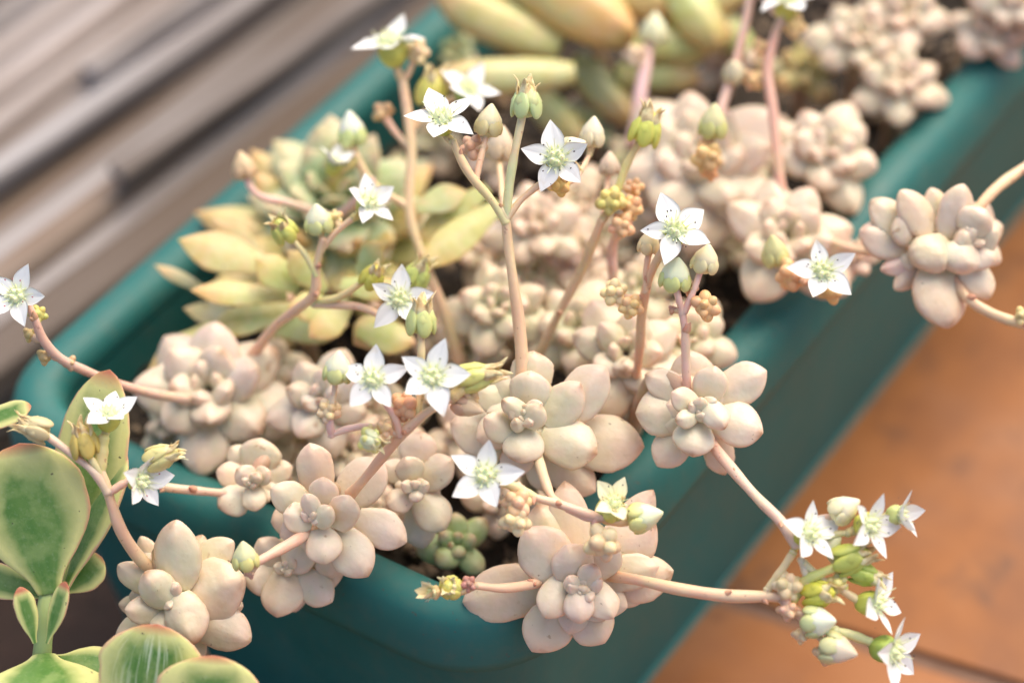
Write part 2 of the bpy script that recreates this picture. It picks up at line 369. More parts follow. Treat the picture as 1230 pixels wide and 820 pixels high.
# ------------------------------------------------------------------ flower pieces
def ovoid(rx, rz, zc=0.0, seg=14, rings=9, tip=0.0, ribs=0, rib=0.0, base=0.0):
    vs, fs = [], []
    for i in range(rings + 1):
        a = math.pi * i / rings; z = -math.cos(a); r = math.sin(a)
        if z > 0: r = r * (1 - tip * z)
        if z < 0: r = r * (1 + base * -z)
        for j in range(seg):
            th = 2 * math.pi * j / seg; rr = r * (1 + rib * math.cos(ribs * th)) if ribs else r
            vs.append((rx * rr * math.cos(th), rx * rr * math.sin(th), zc + rz * z))
    for i in range(rings):
        for j in range(seg):
            k = (j + 1) % seg; fs.append((i * seg + j, i * seg + k, (i + 1) * seg + k, (i + 1) * seg + j))
    return vs, fs
def join_geo(parts):
    V, F = [], []
    for vs, fs in parts:
        o = len(V); V += [tuple(v) for v in vs]; F += [tuple(i + o for i in f) for f in fs]
    return V, F
def xf(g, m): return [m @ Vector(v) for v in g[0]], g[1]
def petal_mesh(seed, curl, width=0.64, cup=0.12):
    """length along +X 0..1, a thin shell with real thickness"""
    rg = random.Random(seed); rows, cols = 16, 8; vs, uv, fs = [], [], []
    pr = [(0, .52), (.12, .70), (.30, .97), (.42, 1), (.60, .84), (.80, .46), (.93, .17), (1, .0)]
    tw = rg.uniform(-.12, .12); cb = curl + rg.uniform(-.05, .05); sb = rg.uniform(-.05, .05)
    for side in (0, 1):
        for i in range(rows + 1):
            t = i / rows; w = max(0.004, hermite(pr, t)) * width * .5
            for j in range(cols + 1):
                q = 2 * j / cols - 1; y = q * w
                z = cb * t * t + cup * q * q * w * 1.4 - 0.035 * math.exp(-(q / .2) ** 2) * math.sin(math.pi * t) + tw * q * w * t
                th = 0.030 * (1 - abs(q) ** 3 * .9) * (1 - .6 * t)
                vs.append((t, y + sb * t * t, z + (th / 2 if side == 0 else -th / 2))); uv.append((j / cols, t))
    n = (rows + 1) * (cols + 1)
    for i in range(rows):
        for j in range(cols):
            a = i * (cols + 1) + j; b = a + 1; c = a + cols + 2; d = a + cols + 1
            fs.append((a, d, c, b)); fs.append((n + a, n + b, n + c, n + d))
    for i in range(rows):
        for j in (0, cols):
            a = i * (cols + 1) + j; d = a + cols + 1
            fs.append((a, n + a, n + d, d) if j else (a, d, n + d, n + a))
    return mesh_of('petal', vs, fs, 'petal', uv)
PET = [petal_mesh(50 + i, c) for i, c in enumerate((-.02, .08, .16, -.12, -.22))]
def carpel_mesh():
    parts = []
    parts.append(ovoid(.25, .14, .03, 16, 8))
    for k in range(5):
        a = 2 * math.pi * k / 5 + .3
        parts.append(xf(ovoid(.105, .20, .15, 10, 8, tip=.88), Matrix.Rotation(a, 4, 'Z') @ Matrix.Translation((.11, 0, 0.0)) @ Matrix.Rotation(.12, 4, 'Y')))
    for k in range(12):
        a = 2 * math.pi * k / 12
        parts.append(xf(ovoid(.032, .11, .10, 6, 5, tip=.6), Matrix.Rotation(a, 4, 'Z') @ Matrix.Translation((.235 + .03 * (k % 2), 0, 0)) @ Matrix.Rotation(.30 + .2 * (k % 3), 4, 'Y')))
    V, F = join_geo(parts); return mesh_of('carpels', V, F, 'carpel')
CARP = carpel_mesh()
def stamen_mesh(seed):
    rg = random.Random(seed); fil, ant = [], []
    V, F, mi = [], [], []
    def add(g, k):
        o = len(V); V.extend(tuple(v) for v in g[0])
        for f in g[1]: F.append(tuple(i + o for i in f)); mi.append(k)
    for k in range(10):
        a = 2 * math.pi * (k + rg.uniform(-.2, .2)) / 10; l = rg.uniform(.30, .46) * (1.25 if rg.random() < .25 else 1); tilt = rg.uniform(.5, 1.05)
        m = Matrix.Rotation(a, 4, 'Z') @ Matrix.Translation((.2, 0, .05)) @ Matrix.Rotation(tilt, 4, 'Y')
        add(xf(([(-.012, -.012, 0), (.012, -.012, 0), (.012, .012, 0), (-.012, .012, 0), (-.008, -.008, l), (.008, -.008, l), (.008, .008, l), (-.008, .008, l)],
                [(0, 1, 5, 4), (1, 2, 6, 5), (2, 3, 7, 6), (3, 0, 4, 7)]), m), 0)
        if rg.random() < .62: add(xf(ovoid(.021, .032, l, 7, 5), m @ Matrix.Rotation(rg.uniform(-.4, .4), 4, 'X')), 1)
    for k in range(8):                                           # fallen anthers on the petals
        a = rg.uniform(0, 6.28); r = rg.uniform(.35, .75)
        add(xf(ovoid(.016, .026, 0, 6, 4), Matrix.Rotation(a, 4, 'Z') @ Matrix.Translation((r, 0, .05)) @ Matrix.Rotation(1.5, 4, 'X')), 1)
    me = mesh_of('stamens', V, F, None); me.materials.append(M['carpel']); me.materials.append(M['anther'])
    me.polygons.foreach_set('material_index', mi); return me
STAM = [stamen_mesh(i) for i in range(5)]
STAMR = []
for i in range(2):
    s = STAM[i].copy(); s.materials[1] = M['anther_red']; STAMR.append(s)
def cup_mesh(deep=1.0):
    """green calyx cup behind the petals with five blunt lobes"""
    vs, fs = [], []; seg, rings = 20, 9
    for i in range(rings + 1):
        t = i / rings
        r = hermite([(0, .09), (.12, .22), (.4, .33), (.7, .36), (1, .30)], t); z = -0.50 * deep * (1 - t) + 0.02
        for j in range(seg):
            a = 2 * math.pi * j / seg; lob = 1 + .10 * math.cos(5 * a) * math.sin(math.pi * t)
            zz = z + (.06 * math.cos(5 * a) if i == rings else .03 * math.cos(5 * a) * t)
            vs.append((r * lob * math.cos(a), r * lob * math.sin(a), zz))
    for i in range(rings):
        for j in range(seg):
            k = (j + 1) % seg; fs.append((i * seg + j, i * seg + k, (i + 1) * seg + k, (i + 1) * seg + j))
    fs.append(tuple(reversed(range(seg)))); fs.append(tuple(rings * seg + j for j in range(seg)))
    return mesh_of('calyx', vs, fs, 'calyx')
CUP = [cup_mesh(.8), cup_mesh(1.0), cup_mesh(1.35)]
def bud_mesh():
    g = ovoid(.5, .62, .55, 16, 11, tip=.62, ribs=5, rib=.05); return mesh_of('bud', g[0], g[1], 'bud')
def sepal_cup_mesh(h):
    parts = []
    for k in range(5):
        a = 2 * math.pi * k / 5 + .2
        g = ovoid(.24, .44 * h, 0, 10, 8, tip=.3)
        parts.append(xf(g, Matrix.Rotation(a, 4, 'Z') @ Matrix.Translation((.43, 0, .33)) @ Matrix.Rotation(-.16, 4, 'Y') @ Matrix.Diagonal((.55, 1.3, 1, 1))))
    parts.append(ovoid(.40, .30, .18, 12, 6))
    V, F = join_geo(parts); return mesh_of('sepals', V, F, 'calyx')
BUD = bud_mesh(); SEP = [sepal_cup_mesh(.8), sepal_cup_mesh(1.05)]
def bulb_mesh():
    g = ovoid(.5, .60, .50, 25, 12, tip=.5, ribs=5, rib=.10); return mesh_of('seed_head', g[0], g[1], 'calyx')
BULB = bulb_mesh()
def strand_mesh(seed):
    rg = random.Random(seed); a = rg.uniform(-.25, .25); b = rg.uniform(.0, .32)
    pts = [Vector((.26, 0, .55)), Vector((.30 + .05 * b, a * .2, .85)), Vector((.22 + .3 * b, a * .4, 1.12)), Vector((.20 + .9 * b, a, 1.36))]
    c = spline(pts, 4); vs, fs, uv = [], [], []
    for i, p in enumerate(c):
        t = i / (len(c) - 1); w = .20 * (1 - t) ** .7 + .014; th = .06 * (1 - t) + .010
        for q in range(6):
            an = 2 * math.pi * q / 6 + t * a * 5
            vs.append(p + Vector((math.cos(an) * th, math.sin(an) * w, 0))); uv.append((q / 6, t))
    for i in range(len(c) - 1):
        for q in range(6):
            k = (q + 1) % 6; fs.append((i * 6 + q, i * 6 + k, (i + 1) * 6 + k, (i + 1) * 6 + q))
    fs.append(tuple((len(c) - 1) * 6 + q for q in range(6)))
    return mesh_of('dried_petal', vs, fs, 'dried', uv)
STR = [strand_mesh(i) for i in range(5)]
g_ = ovoid(.5, .55, .05, 12, 8, tip=.12, ribs=5, rib=.05); MINI = mesh_of('small_bud', g_[0], g_[1], 'bud')
g_ = ovoid(.5, .5, .0, 12, 8); CORE = mesh_of('bud_cluster', g_[0], g_[1], 'bud')
g_ = ovoid(.5, .9, .6, 10, 7, tip=.7); BRACT = mesh_of('bract', g_[0], g_[1], 'bract')

def orient(pos, zdir, scale, spin=0.0):
    q = zdir.normalized().to_track_quat('Z', 'Y')
    return Matrix.Translation(pos) @ q.to_matrix().to_4x4() @ Matrix.Rotation(spin, 4, 'Z') @ Matrix.Diagonal((scale, scale, scale, 1))
FC = [0]
def flower(parent, px, py, dd, rpx, face, spin=90.0, openness=12.0, cup=1, red=False, ccol=(0.52, 0.60, 0.14), npet=5, pcol=None, jitter=5):
    """face: where the flower looks in camera space; openness: petals' rise above flat (deg)"""
    FC[0] += 1; i = FC[0]; rg = random.Random(900 + i)
    p = P(px, py, dd); r = px2m(rpx, dd); f = camdir(*face)
    x0 = CX - f * CX.dot(f); x0.normalize(); y0 = f.cross(x0)
    m = Matrix(((x0.x * r, y0.x * r, f.x * r, p.x), (x0.y * r, y0.y * r, f.y * r, p.y), (x0.z * r, y0.z * r, f.z * r, p.z), (0, 0, 0, 1)))
    o = link('flower', CUP[cup], parent, m, jit(ccol))
    ENDS.append((parent, m @ Vector((0, 0, -.42 * (.8, 1.0, 1.35)[cup])), px2m(10, dd), ccol))
    for k in range(npet):
        a = R(spin + 72 * k + rg.uniform(-jitter, jitter)); el = R(openness + rg.uniform(-11, 13)); s = rg.uniform(.88, 1.08) * (1.0 if npet == 5 else .95)
        loc = Matrix.Rotation(a, 4, 'Z') @ Matrix.Translation((.13, 0, .02)) @ Matrix.Rotation(-el, 4, 'Y') @ Matrix.Rotation(rg.uniform(-.3, .3), 4, 'X') @ Matrix.Diagonal((s * .9, s * rg.uniform(.82, 1.02), s * .9, 1))
        c = bpy.data.objects.new('petal', PET[(i * 3 + k * 2) % 5 if openness < 45 else (i + k) % 3]); COL.objects.link(c); c.parent = o; c.matrix_basis = loc; c.color = (*(pcol or (1, 1, 1)), 1)
    c = bpy.data.objects.new('carpels', CARP); COL.objects.link(c); c.parent = o; c.matrix_basis = Matrix.Rotation(rg.uniform(0, 1), 4, 'Z')
    c = bpy.data.objects.new('stamens', (STAMR[i % 2] if red else STAM[i % 5])); COL.objects.link(c); c.parent = o; c.matrix_basis = Matrix.Rotation(rg.uniform(0, 6), 4, 'Z')
    return o
def bud(parent, px, py, dd, wpx, dirc, color=(0.80, 0.76, 0.52), scol=(0.60, 0.62, 0.25), long=1.0, sep=0):
    """px,py: middle of the bud"""
    d = camdir(*dirc); w = px2m(wpx, dd); base = P(px, py, dd) - d * (w * .55 * long)
    m = orient(base, d, w, random.uniform(0, 6)) @ Matrix.Diagonal((1, 1, long, 1))
    o = link('bud', BUD, parent, m, jit(color)); ENDS.append((parent, base + d * w * .08, px2m(8, dd), OLIVE))
    c = bpy.data.objects.new('sepals', SEP[sep]); COL.objects.link(c); c.parent = o; c.color = (*jit(scol), 1)
    return o
def spent(parent, px, py, dd, wpx, dirc, color=(0.60, 0.62, 0.25), n=6, long=1.0):
    d = camdir(*dirc); w = px2m(wpx, dd); base = P(px, py, dd) - d * (w * .65 * long)
    o = link('seed_head', BULB, parent, orient(base, d, w, random.uniform(0, 6)) @ Matrix.Diagonal((1, 1, long, 1)), jit(color))
    c = bpy.data.objects.new('sepals', SEP[1]); COL.objects.link(c); c.parent = o; c.color = (*jit(color), 1); c.matrix_basis = Matrix.Translation((0, 0, .02)) @ Matrix.Diagonal((.95, .95, 1.05, 1))
    n += 3
    for k in range(n):
        c = bpy.data.objects.new('dried_petal', STR[(k + FC[0]) % 5]); COL.objects.link(c); c.parent = o
        s = random.uniform(.85, 1.1)
        c.matrix_basis = Matrix.Rotation(2 * math.pi * (k + random.uniform(-.25, .25)) / n, 4, 'Z') @ Matrix.Diagonal((s, s, s * .95, 1))
    ENDS.append((parent, base + d * w * .08, px2m(9, dd), OLIVE)); FC[0] += 1; return o
def cluster(parent, px, py, dd, wpx, dirc=(0, 0.5, 1), color=(0.80, 0.52, 0.30), n=11):
    """tightly packed young buds at the curled end of a stalk"""
    d = camdir(*dirc); w = px2m(wpx, dd); p = P(px, py, dd); color = (min(.9, color[0] * 1.06), color[1] * .98, color[2] * .84)
    o = link('bud_cluster', CORE, parent, orient(p, d, w * .80), color); ENDS.append((parent, p, px2m(8, dd), PINK))
    for k in range(n):
        z = 1 - 1.55 * (k + .5) / n; r = math.sqrt(max(0, 1 - z * z)); a = k * 2.39996
        v = Vector((r * math.cos(a), r * math.sin(a), z)); s = random.uniform(.46, .64)
        c = bpy.data.objects.new('small_bud', MINI); COL.objects.link(c); c.parent = o; c.color = (*jit(color, .14), 1)
        c.matrix_basis = Matrix.Translation(v * .40) @ v.to_track_quat('Z', 'Y').to_matrix().to_4x4() @ Matrix.Diagonal((s, s, s * 1.05, 1))
    return o
PINK, TAN, OLIVE = (0.88, 0.60, 0.38), (0.84, 0.62, 0.35), (0.76, 0.70, 0.32)
PINKER = (0.87, 0.58, 0.47)
LINES, ENDS = {}, []
def stalk(parent, pts, w0=17, w1=12, color=PINK, name='flower_stalk', bracts=0):
    """pts: (px, py, depth mm); widths in photo pixels"""
    ps = [P(*p) for p in pts]; color = tuple(min(.9, c * 1.12 + .03) for c in color) if color not in (PINK, TAN, OLIVE, PINKER) else color
    o = tube(parent, name, ps, px2m(w0, pts[0][2]) * .41, px2m(w1, pts[-1][2]) * .40, 'stalk', jit(color), flare=.15, wob=.09)
    LINES.setdefault(parent.name, []).append((spline(ps, 6) if len(ps) > 2 else [ps[0], (ps[0] + ps[1]) / 2, ps[1]], name, px2m(w0, pts[0][2]), jit(color)))
    for k in range(bracts + (2 if name == 'flower_stalk' else 0)):
        i = random.randrange(1, len(ps)); q = ps[i]
        d = (ps[i] - ps[i - 1]).normalized() * .6 + camdir(random.uniform(-1, 1), random.uniform(-1, 1), random.uniform(.2, 1)) * .7
        b = link('bract', BRACT, o, orient(q, d, px2m(random.uniform(7, 11))))
    return o
def ped(parent, pts, w=10, w1=None, color=OLIVE): return stalk(parent, pts, w, w1 or w, color, name='flower_stem')

# ------------------------------------------------------------------ rosettes
CREAM = (0.75, 0.65, 0.48); PINKC = (0.75, 0.60, 0.46); GREENC = (0.67, 0.64, 0.41); PEACH = (0.76, 0.54, 0.36)
HRIM = 0.098; SOIL = 0.078
def root_stem(t, center, dd=None, thick=0.0017, target=None):
    """short stem from the rosette's underside down into the soil of the trough"""
    c = WM(t).translation
    tgt = target or Vector((min(max(c.x * .93 - .004, -.085), .008), max(c.y + .004, -.028), SOIL - .004))
    mid = (c + tgt) / 2 + Vector((0, 0, .004 if tgt.z < c.z else .01))
    if c.x > .012 or c.y < -.035: mid = Vector((tgt.x * .5 + c.x * .5, tgt.y * .5 + c.y * .5, max(c.z, HRIM + .004)))
    tube(t, 'stem', [c, mid, tgt], thick, thick * 1.1, 'stalk', (0.45, 0.33, 0.20))
def rosette(label, px, py, dd, rpx, axis, n=22, kind='fat', mat='pale', tint=CREAM, spin=None, wr=.70, tr=.52, open_=1.0, name='succulent_rosette', group='pale succulent rosettes in the trough', cat='succulent', stem=True, jitter=1.0, inner=.24):
    c = P(px, py, dd); ax = camdir(*axis); Rm = px2m(rpx, dd); n = max(10, int(n * .72))
    t = thing(name, label, cat, c - ax * Rm * .25, group)
    u = ax.orthogonal().normalized(); v = ax.cross(u); sp = random.uniform(0, 6) if spin is None else spin
    for i in range(n):
        f = i / (n - 1)                                          # 0 outermost .. 1 innermost
        a = sp + i * 2.39996 + random.uniform(-.12, .12) * jitter
        el = R((-6 + 78 * f ** 1.15) * open_ + random.uniform(-7, 7) * jitter)
        L = Rm * (1 - (1 - inner) * f ** .95) * random.uniform(.9, 1.08)
        rad = u * math.cos(a) + v * math.sin(a)
        base = c + ax * Rm * (-.22 + .26 * f) + rad * Rm * .07
        d = rad * math.cos(el) + ax * math.sin(el)
        w = L * wr * (1 + .25 * f) * random.uniform(.9, 1.1)
        leaf(t, kind, mat, base, base + d * L, w, w * tr / wr * random.uniform(.9, 1.1) * (1 if kind != 'eche' else .6), ax, jit(tint))
    if stem: root_stem(t, c)
    return t
LAY = {0: (-1.5, -3.0), 1: (0.5, -1.5), 2: (2.5, 1.5), 3: (5.0, 5.0), 4: (8.0, 9.0)}
def hand_rosette(label, conv, dd, center, leaves, axis=(0.05, 0.15, 1), kind='broad', mat='pale', tint=CREAM, tr=.72, group='pale succulent rosettes in the trough', stem=True, name='succulent_rosette', target=None, fill=.8, wk=1.0):
    """leaves: (base x, base y, tip x, tip y, width, layer[, tint]) in the coordinates of a zoomed view of the photo"""
    s = conv(1, 0)[0] - conv(0, 0)[0]; cpx = conv(*center); c = P(*cpx, dd + 4); ax = camdir(*axis)
    t = thing(name, label, 'succulent', c, group)
    for lf in leaves:
        bx, by, tx, ty, w, l = lf[:6]; tn = lf[6] if len(lf) > 6 else tint
        b = conv(bx, by); e = conv(tx, ty); db, dt = LAY[l]
        k_in = .22 if l < 3 else .12; b = (b[0] + (cpx[0] - b[0]) * k_in, b[1] + (cpx[1] - b[1]) * k_in)
        wm = px2m(w * s, dd) * (1.12 if l < 3 else 1.05) * wk; k = kind if l else 'fat'
        up = (ax + camdir((e[0] - b[0]), -(e[1] - b[1]), 0.01) * -.15)
        leaf(t, k, mat, P(*b, dd + db), P(*e, dd + dt), wm, wm * tr * (1.15 if l == 0 else .9 if l < 3 else .75), up, jit(tn))
    ext = sorted(math.hypot(conv(l[2], l[3])[0] - cpx[0], conv(l[2], l[3])[1] - cpx[1]) for l in leaves)
    Rm = px2m(ext[len(ext) // 2] * (fill or 0), dd); u = ax.orthogonal().normalized(); v = ax.cross(u)
    for k in range(9 if fill else 0):
        a = k * 2.39996 + 1.0; f = k / 8; d = (u * math.cos(a) + v * math.sin(a)) + ax * (-.05 + .25 * f); b0 = c - ax * .001
        L = Rm * (1 - .25 * f) * random.uniform(.9, 1.1)
        leaf(t, kind, mat, b0, b0 + d.normalized() * L, L * .75, L * .42, ax, jit(tint))
    for k in range(7 if fill else 0):                            # tight heart of small leaves
        a = k * 2.39996 + .4; f = k / 6; el = R(38 + 40 * f); L = Rm * (.50 - .30 * f)
        b0 = P(*cpx, dd + .5) + ax * .0006; d = (u * math.cos(a) + v * math.sin(a)) * math.cos(el) + ax * math.sin(el)
        leaf(t, 'fat', mat, b0, b0 + d * L, L * .74, L * .6, ax, jit((tint[0], tint[1] * .97, tint[2] * 1.04)))
    if stem: root_stem(t, c, target=target)
    return t

# ================================================================== the setting
def box_obj(name, sx, sy, sz, mat, parent=None, mat4=None, bev=0.002, seg=2, rough=0.0, cuts=0, seed=0):
    bm = bmesh.new(); bmesh.ops.create_cube(bm, size=1)
    bmesh.ops.scale(bm, vec=(sx, sy, sz), verts=bm.verts)
    bmesh.ops.bevel(bm, geom=bm.edges[:], offset=bev, segments=seg, affect='EDGES', profile=.6)
    if cuts:
        ed = [e for e in bm.edges if abs((e.verts[0].co - e.verts[1].co).normalized().y) > .9 and (e.verts[0].co - e.verts[1].co).length > sy * .5]
        bmesh.ops.subdivide_edges(bm, edges=ed, cuts=cuts)
        rg = random.Random(seed); ph = [rg.uniform(0, 6) for _ in range(6)]
        for v in bm.verts:
            y = v.co.y / sy * 12
            v.co.x += rough * (math.sin(y * 1.3 + ph[0]) + .6 * math.sin(y * 3.1 + ph[1]) * (1 if v.co.x > 0 else -.7))
            v.co.z += rough * .7 * (math.sin(y * 1.7 + ph[2]) + .5 * math.sin(y * 4.3 + ph[3] + v.co.x * 90))
    me = bpy.data.meshes.new(name); bm.to_mesh(me); bm.free(); me.materials.append(M[mat])
    me.polygons.foreach_set('use_smooth', [True] * len(me.polygons)); me.set_sharp_from_angle(angle=R(50)) if hasattr(me, 'set_sharp_from_angle') else None
    return link(name, me, parent, mat4)
# ground left and in front, one sheet, dark colour standing in for shade
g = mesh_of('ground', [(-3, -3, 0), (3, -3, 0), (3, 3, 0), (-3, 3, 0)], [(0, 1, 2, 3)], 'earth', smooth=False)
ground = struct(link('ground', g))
# terracotta floor to the right of the trough: a bed of grout with tiles
fl = struct(link('floor', mesh_of('floor', [(-.03, -1.2, .0082), (1.5, -1.2, .0082), (1.5, 1.8, .0082), (-.03, 1.8, .0082)], [(0, 1, 2, 3)], 'grout', smooth=False)))
gA = PZ(880, 722, .009); gB = PZ(1150, 806, .009)
gd = (gB - gA); ga = math.atan2(gd.y, gd.x); TS, TG = .20, .004
tm = None
tu = Vector((math.cos(ga), math.sin(ga), 0)); tv = Vector((-math.sin(ga), math.cos(ga), 0))
for i in range(0, 5):
    for j in range(-4, 6):
        c = gA + tu * ((i + .5) * TS - .022 - .0) + tv * ((j + .5) * TS)
        if c.x < -.02 + TS * .3: pass
        mt = Matrix.Translation((c.x, c.y, .0055)) @ Matrix.Rotation(ga, 4, 'Z') @ Matrix.Rotation(R(random.uniform(-.25, .25)), 4, 'X')
        if tm is None:
            to = box_obj('tile', TS - TG, TS - TG, .009, 'tile', fl, mt, bev=.0014, seg=2); tm = to.data
        else: link('tile', tm, fl, mt)
# weathered timber beside the trough: planks, with bleached strips that stand proud of them
def plank(name, parent, p0, p1, wid, top, thick, mat, e0=.25, e1=.25, rough=.0006, seed=0):
    a, b = PZ(*p0, top), PZ(*p1, top); d = (b - a).normalized(); a = a - d * e0; b = b + d * e1
    L = (b - a).length; c = (a + b) / 2; an = math.atan2(d.y, d.x) - math.pi / 2
    return box_obj(name, wid, L, thick, mat, parent, Matrix.Translation((c.x, c.y, top - thick / 2)) @ Matrix.Rotation(an, 4, 'Z') @ Matrix.Rotation(R(random.uniform(-4, 4)), 4, 'Y'), bev=min(wid, thick) * .28, seg=3, cuts=40, rough=rough, seed=seed)
deck = thing('timber_stack', 'weathered grey timber planks lying on the earth along the trough', 'timber', PZ(130, 120, 0))
rgw = random.Random(21)
for k in range(15):
    y0 = -150 + k * 40 + rgw.uniform(-6, 6); sl_ = .675 + .008 * k
    m_ = ('wood', 'wood', 'wood_brown', 'wood', 'wood_pale')[(k * 2 + k // 4) % 5]
    plank('slat', deck, (0, y0), (400, y0 - sl_ * 400), rgw.uniform(.0105, .0145),   .040 + rgw.uniform(0, .006), .012, m_, rough=.0005, seed=k)
plank('strip', deck, (0, 198), (285, 2), .008, .052, .006, 'wood_pale', rough=.0005, seed=28)
plank('strip', deck, (135, 205), (395, 25), .007, .053, .006, 'wood_pale', e0=0, rough=.0005, seed=29)
plank('strip', deck, (100, 82), (215, 5), .006, .052, .006, 'wood_pale', e0=0, rough=.0005, seed=30)
for k, (a0, b0) in enumerate((((-60, 60), (120, -60)), ((0, 300), (420, 10)))):
    plank('bearer', deck, a0, b0, .09, .030 + .002 * k, .030, 'wood_brown', seed=20 + k)

# ------------------------------------------------------------------ the trough
X0, X1, Y0, Y1, CR, SHEAR = -.110, .0245, -.0545, .42, .021, .105
def ring(o, z, na=10):
    pts = []; r = max(CR - o, .004)
    for (cx, cy, a0) in ((X1 - CR, Y0 + CR, -90), (X1 - CR, Y1 - CR, 0), (X0 + CR, Y1 - CR, 90), (X0 + CR, Y0 + CR, 180)):
        for k in range(na + 1):
            a = R(a0 + 90 * k / na); x = cx + r * math.cos(a); pts.append((x, cy + r * math.sin(a) + SHEAR * (x - X0), z))
    return pts
def sweep(name, prof, mat, parent, closed=False, cap=False):
    vs, fs = [], []; rings = [ring(o, z) for o, z in prof]; n = len(rings[0])
    for r in rings: vs += r
    m = len(rings); rng = range(m if closed else m - 1)
    for i in rng:
        for j in range(n):
            k = (j + 1) % n; i2 = (i + 1) % m
            fs.append((i * n + j, i * n + k, i2 * n + k, i2 * n + j))
    if cap: fs.append(tuple((m - 1) * n + j for j in range(n)))
    o = WM(parent).translation
    return link(name, mesh_of(name, [Vector(v) - o for v in vs], [tuple(reversed(f)) for f in fs], mat), parent)
pot = thing('planter_trough', 'long teal green plastic planter trough with a rolled rim', 'planter', Vector((-.04, .18, 0)))
h = HRIM
sweep('rim', [(.0035, h - .013), (-.0005, h - .0145), (-.0022, h - .0138), (-.0022, h - .0110), (-.0008, h - .0055), (.0006, h - .0022), (.0024, h - .0006), (.0048, h), (.0078, h - .0003), (.0098, h - .0016), (.0108, h - .004), (.0112, h - .008), (.0095, h - .010), (.0060, h - .006)], 'plastic', pot, closed=True)
sweep('body', [(.0112, h - .007), (.0125, SOIL - .01), (.0135, SOIL - .012), (.016, .006), (.013, .004), (.012, .0015), (.0105, .0002), (.0095, .001), (.0085, .004), (.0036, h - .0125)], 'plastic', pot)
# foot band round the base
sweep('foot', [(.0088, .001), (.0070, .0012), (.0064, .003), (.0066, .009), (.0076, .0105), (.0085, .0108)], 'plastic', pot)
# potting soil
def soil_sheet():
    vs, fs = [], []; nx, ny = 60, 180; xa, xb, ya, yb = X0 + .0118, X1 - .0118, Y0 + .0118, Y1 - .0118
    rg = random.Random(3)
    for j in range(ny + 1):
        for i in range(nx + 1):
            x = xa + (xb - xa) * i / nx; y = ya + (yb - ya) * j / ny
            z = SOIL + .0022 * math.sin(x * 130 + 1.3 * math.sin(y * 90)) * math.sin(y * 110) + rg.uniform(-.0012, .0012)
            if i in (0, nx): z += .001
            # pull the sheet's corners inside the rounded trough
            rr = CR - .0118; cx = min(max(x, xa + rr), xb - rr); cy = min(max(y, ya + rr), yb - rr)
            d = math.hypot(x - cx, y - cy)
            if d > rr: x = cx + (x - cx) * rr / d; y = cy + (y - cy) * rr / d
            vs.append((x, y + SHEAR * (x - X0), z))
    for j in range(ny):
        for i in range(nx): a = j * (nx + 1) + i; fs.append((a, a + 1, a + nx + 2, a + nx + 1))
    return mesh_of('soil', vs, fs, 'soil')
struct(link('soil', soil_sheet()))

def grit():
    rg = random.Random(5); parts = []
    for k in range(1500):
        x = rg.uniform(X0 + .016, X1 - .016); y = rg.uniform(Y0 + .018, .30) + SHEAR * (x - X0); r = rg.uniform(.0006, .0022) * (1 if rg.random() < .9 else 1.8)
        m = Matrix.Translation((x, y, SOIL + .001)) @ Matrix.Rotation(rg.uniform(0, 6), 4, Vector((rg.uniform(-1, 1), rg.uniform(-1, 1), 1)).normalized()) @ Matrix.Diagonal((rg.uniform(.7, 1.5), rg.uniform(.6, 1), rg.uniform(.4, .9), 1))
        parts.append(xf(ovoid(r, r, 0, 6, 4), m))
    V, F = join_geo(parts); return mesh_of('soil_grit', V, F, 'grit')
M['grit'] = simple('grit', (0.06, 0.04, 0.028), (0.34, 0.24, 0.15), 260, 0.9, 0, 0.4, lo=.42, hi=.66)
gr = struct(link('soil_grit', grit()), 'stuff'); gr['label'] = 'coarse brown grit and bits of bark on the potting soil'; gr['category'] = 'grit'
# ================================================================== hand-placed pale rosettes
A = zoom(400, 540, 2.929)
r1 = hand_rosette('peach rosette spilling over the rounded near corner of the trough rim', A, -4, (875, 490), [
    (876, 512, 884, 478, 46, 0), (850, 500, 826, 442, 58, 0), (890, 475, 918, 398, 74, 0), (862, 500, 866, 612, 96, 0),
    (800, 440, 742, 592, 116, 1), (905, 460, 985, 596, 112, 1), (865, 460, 822, 328, 142, 1), (795, 450, 672, 276, 172, 2),
    (905, 440, 990, 318, 140, 2), (930, 450, 1148, 410, 128, 3), (970, 470, 1198, 425, 165, 4, PEACH), (800, 530, 698, 708, 172, 3, PEACH),
    (865, 560, 955, 680, 158, 3, PEACH), (730, 480, 455, 532, 200, 4, PEACH), (930, 490, 1110, 512, 110, 4, PEACH),
    (850, 430, 815, 108, 150, 4), (820, 440, 720, 190, 200, 4, GREENC), (920, 420, 1135, 250, 190, 4), (960, 380, 1128, 140, 130, 4)], axis=(.1, .1, 1), tint=PINKC)
B5 = zoom(520, 420, 4.1)
r2 = hand_rosette('large pale rosette with broad pointed leaves in the middle of the trough', B5, 3, (450, 330), [
    (448, 335, 446, 292, 46, 0), (420, 420, 402, 335, 62, 0), (455, 325, 338, 245, 92, 0), (480, 395, 524, 262, 112, 0),
    (390, 450, 250, 330, 135, 1), (455, 405, 430, 562, 190, 1), (480, 280, 482, 100, 190, 2), (485, 200, 500, 5, 210, 3),
    (580, 380, 730, 160, 175, 2), (650, 340, 858, 88, 230, 3), (560, 430, 808, 520, 225, 2), (690, 440, 1040, 480, 275, 4, PEACH),
    (330, 450, 85, 360, 215, 4, PINKC), (370, 290, 215, 190, 140, 3), (400, 490, 430, 625, 160, 3, PINKC), (560, 560, 800, 700, 200, 4, PEACH),
    (300, 480, 190, 560, 150, 4), (520, 540, 560, 700, 150, 4)], axis=(.0, .2, 1), tint=CREAM)
B = zoom(810, 270, 2.929)
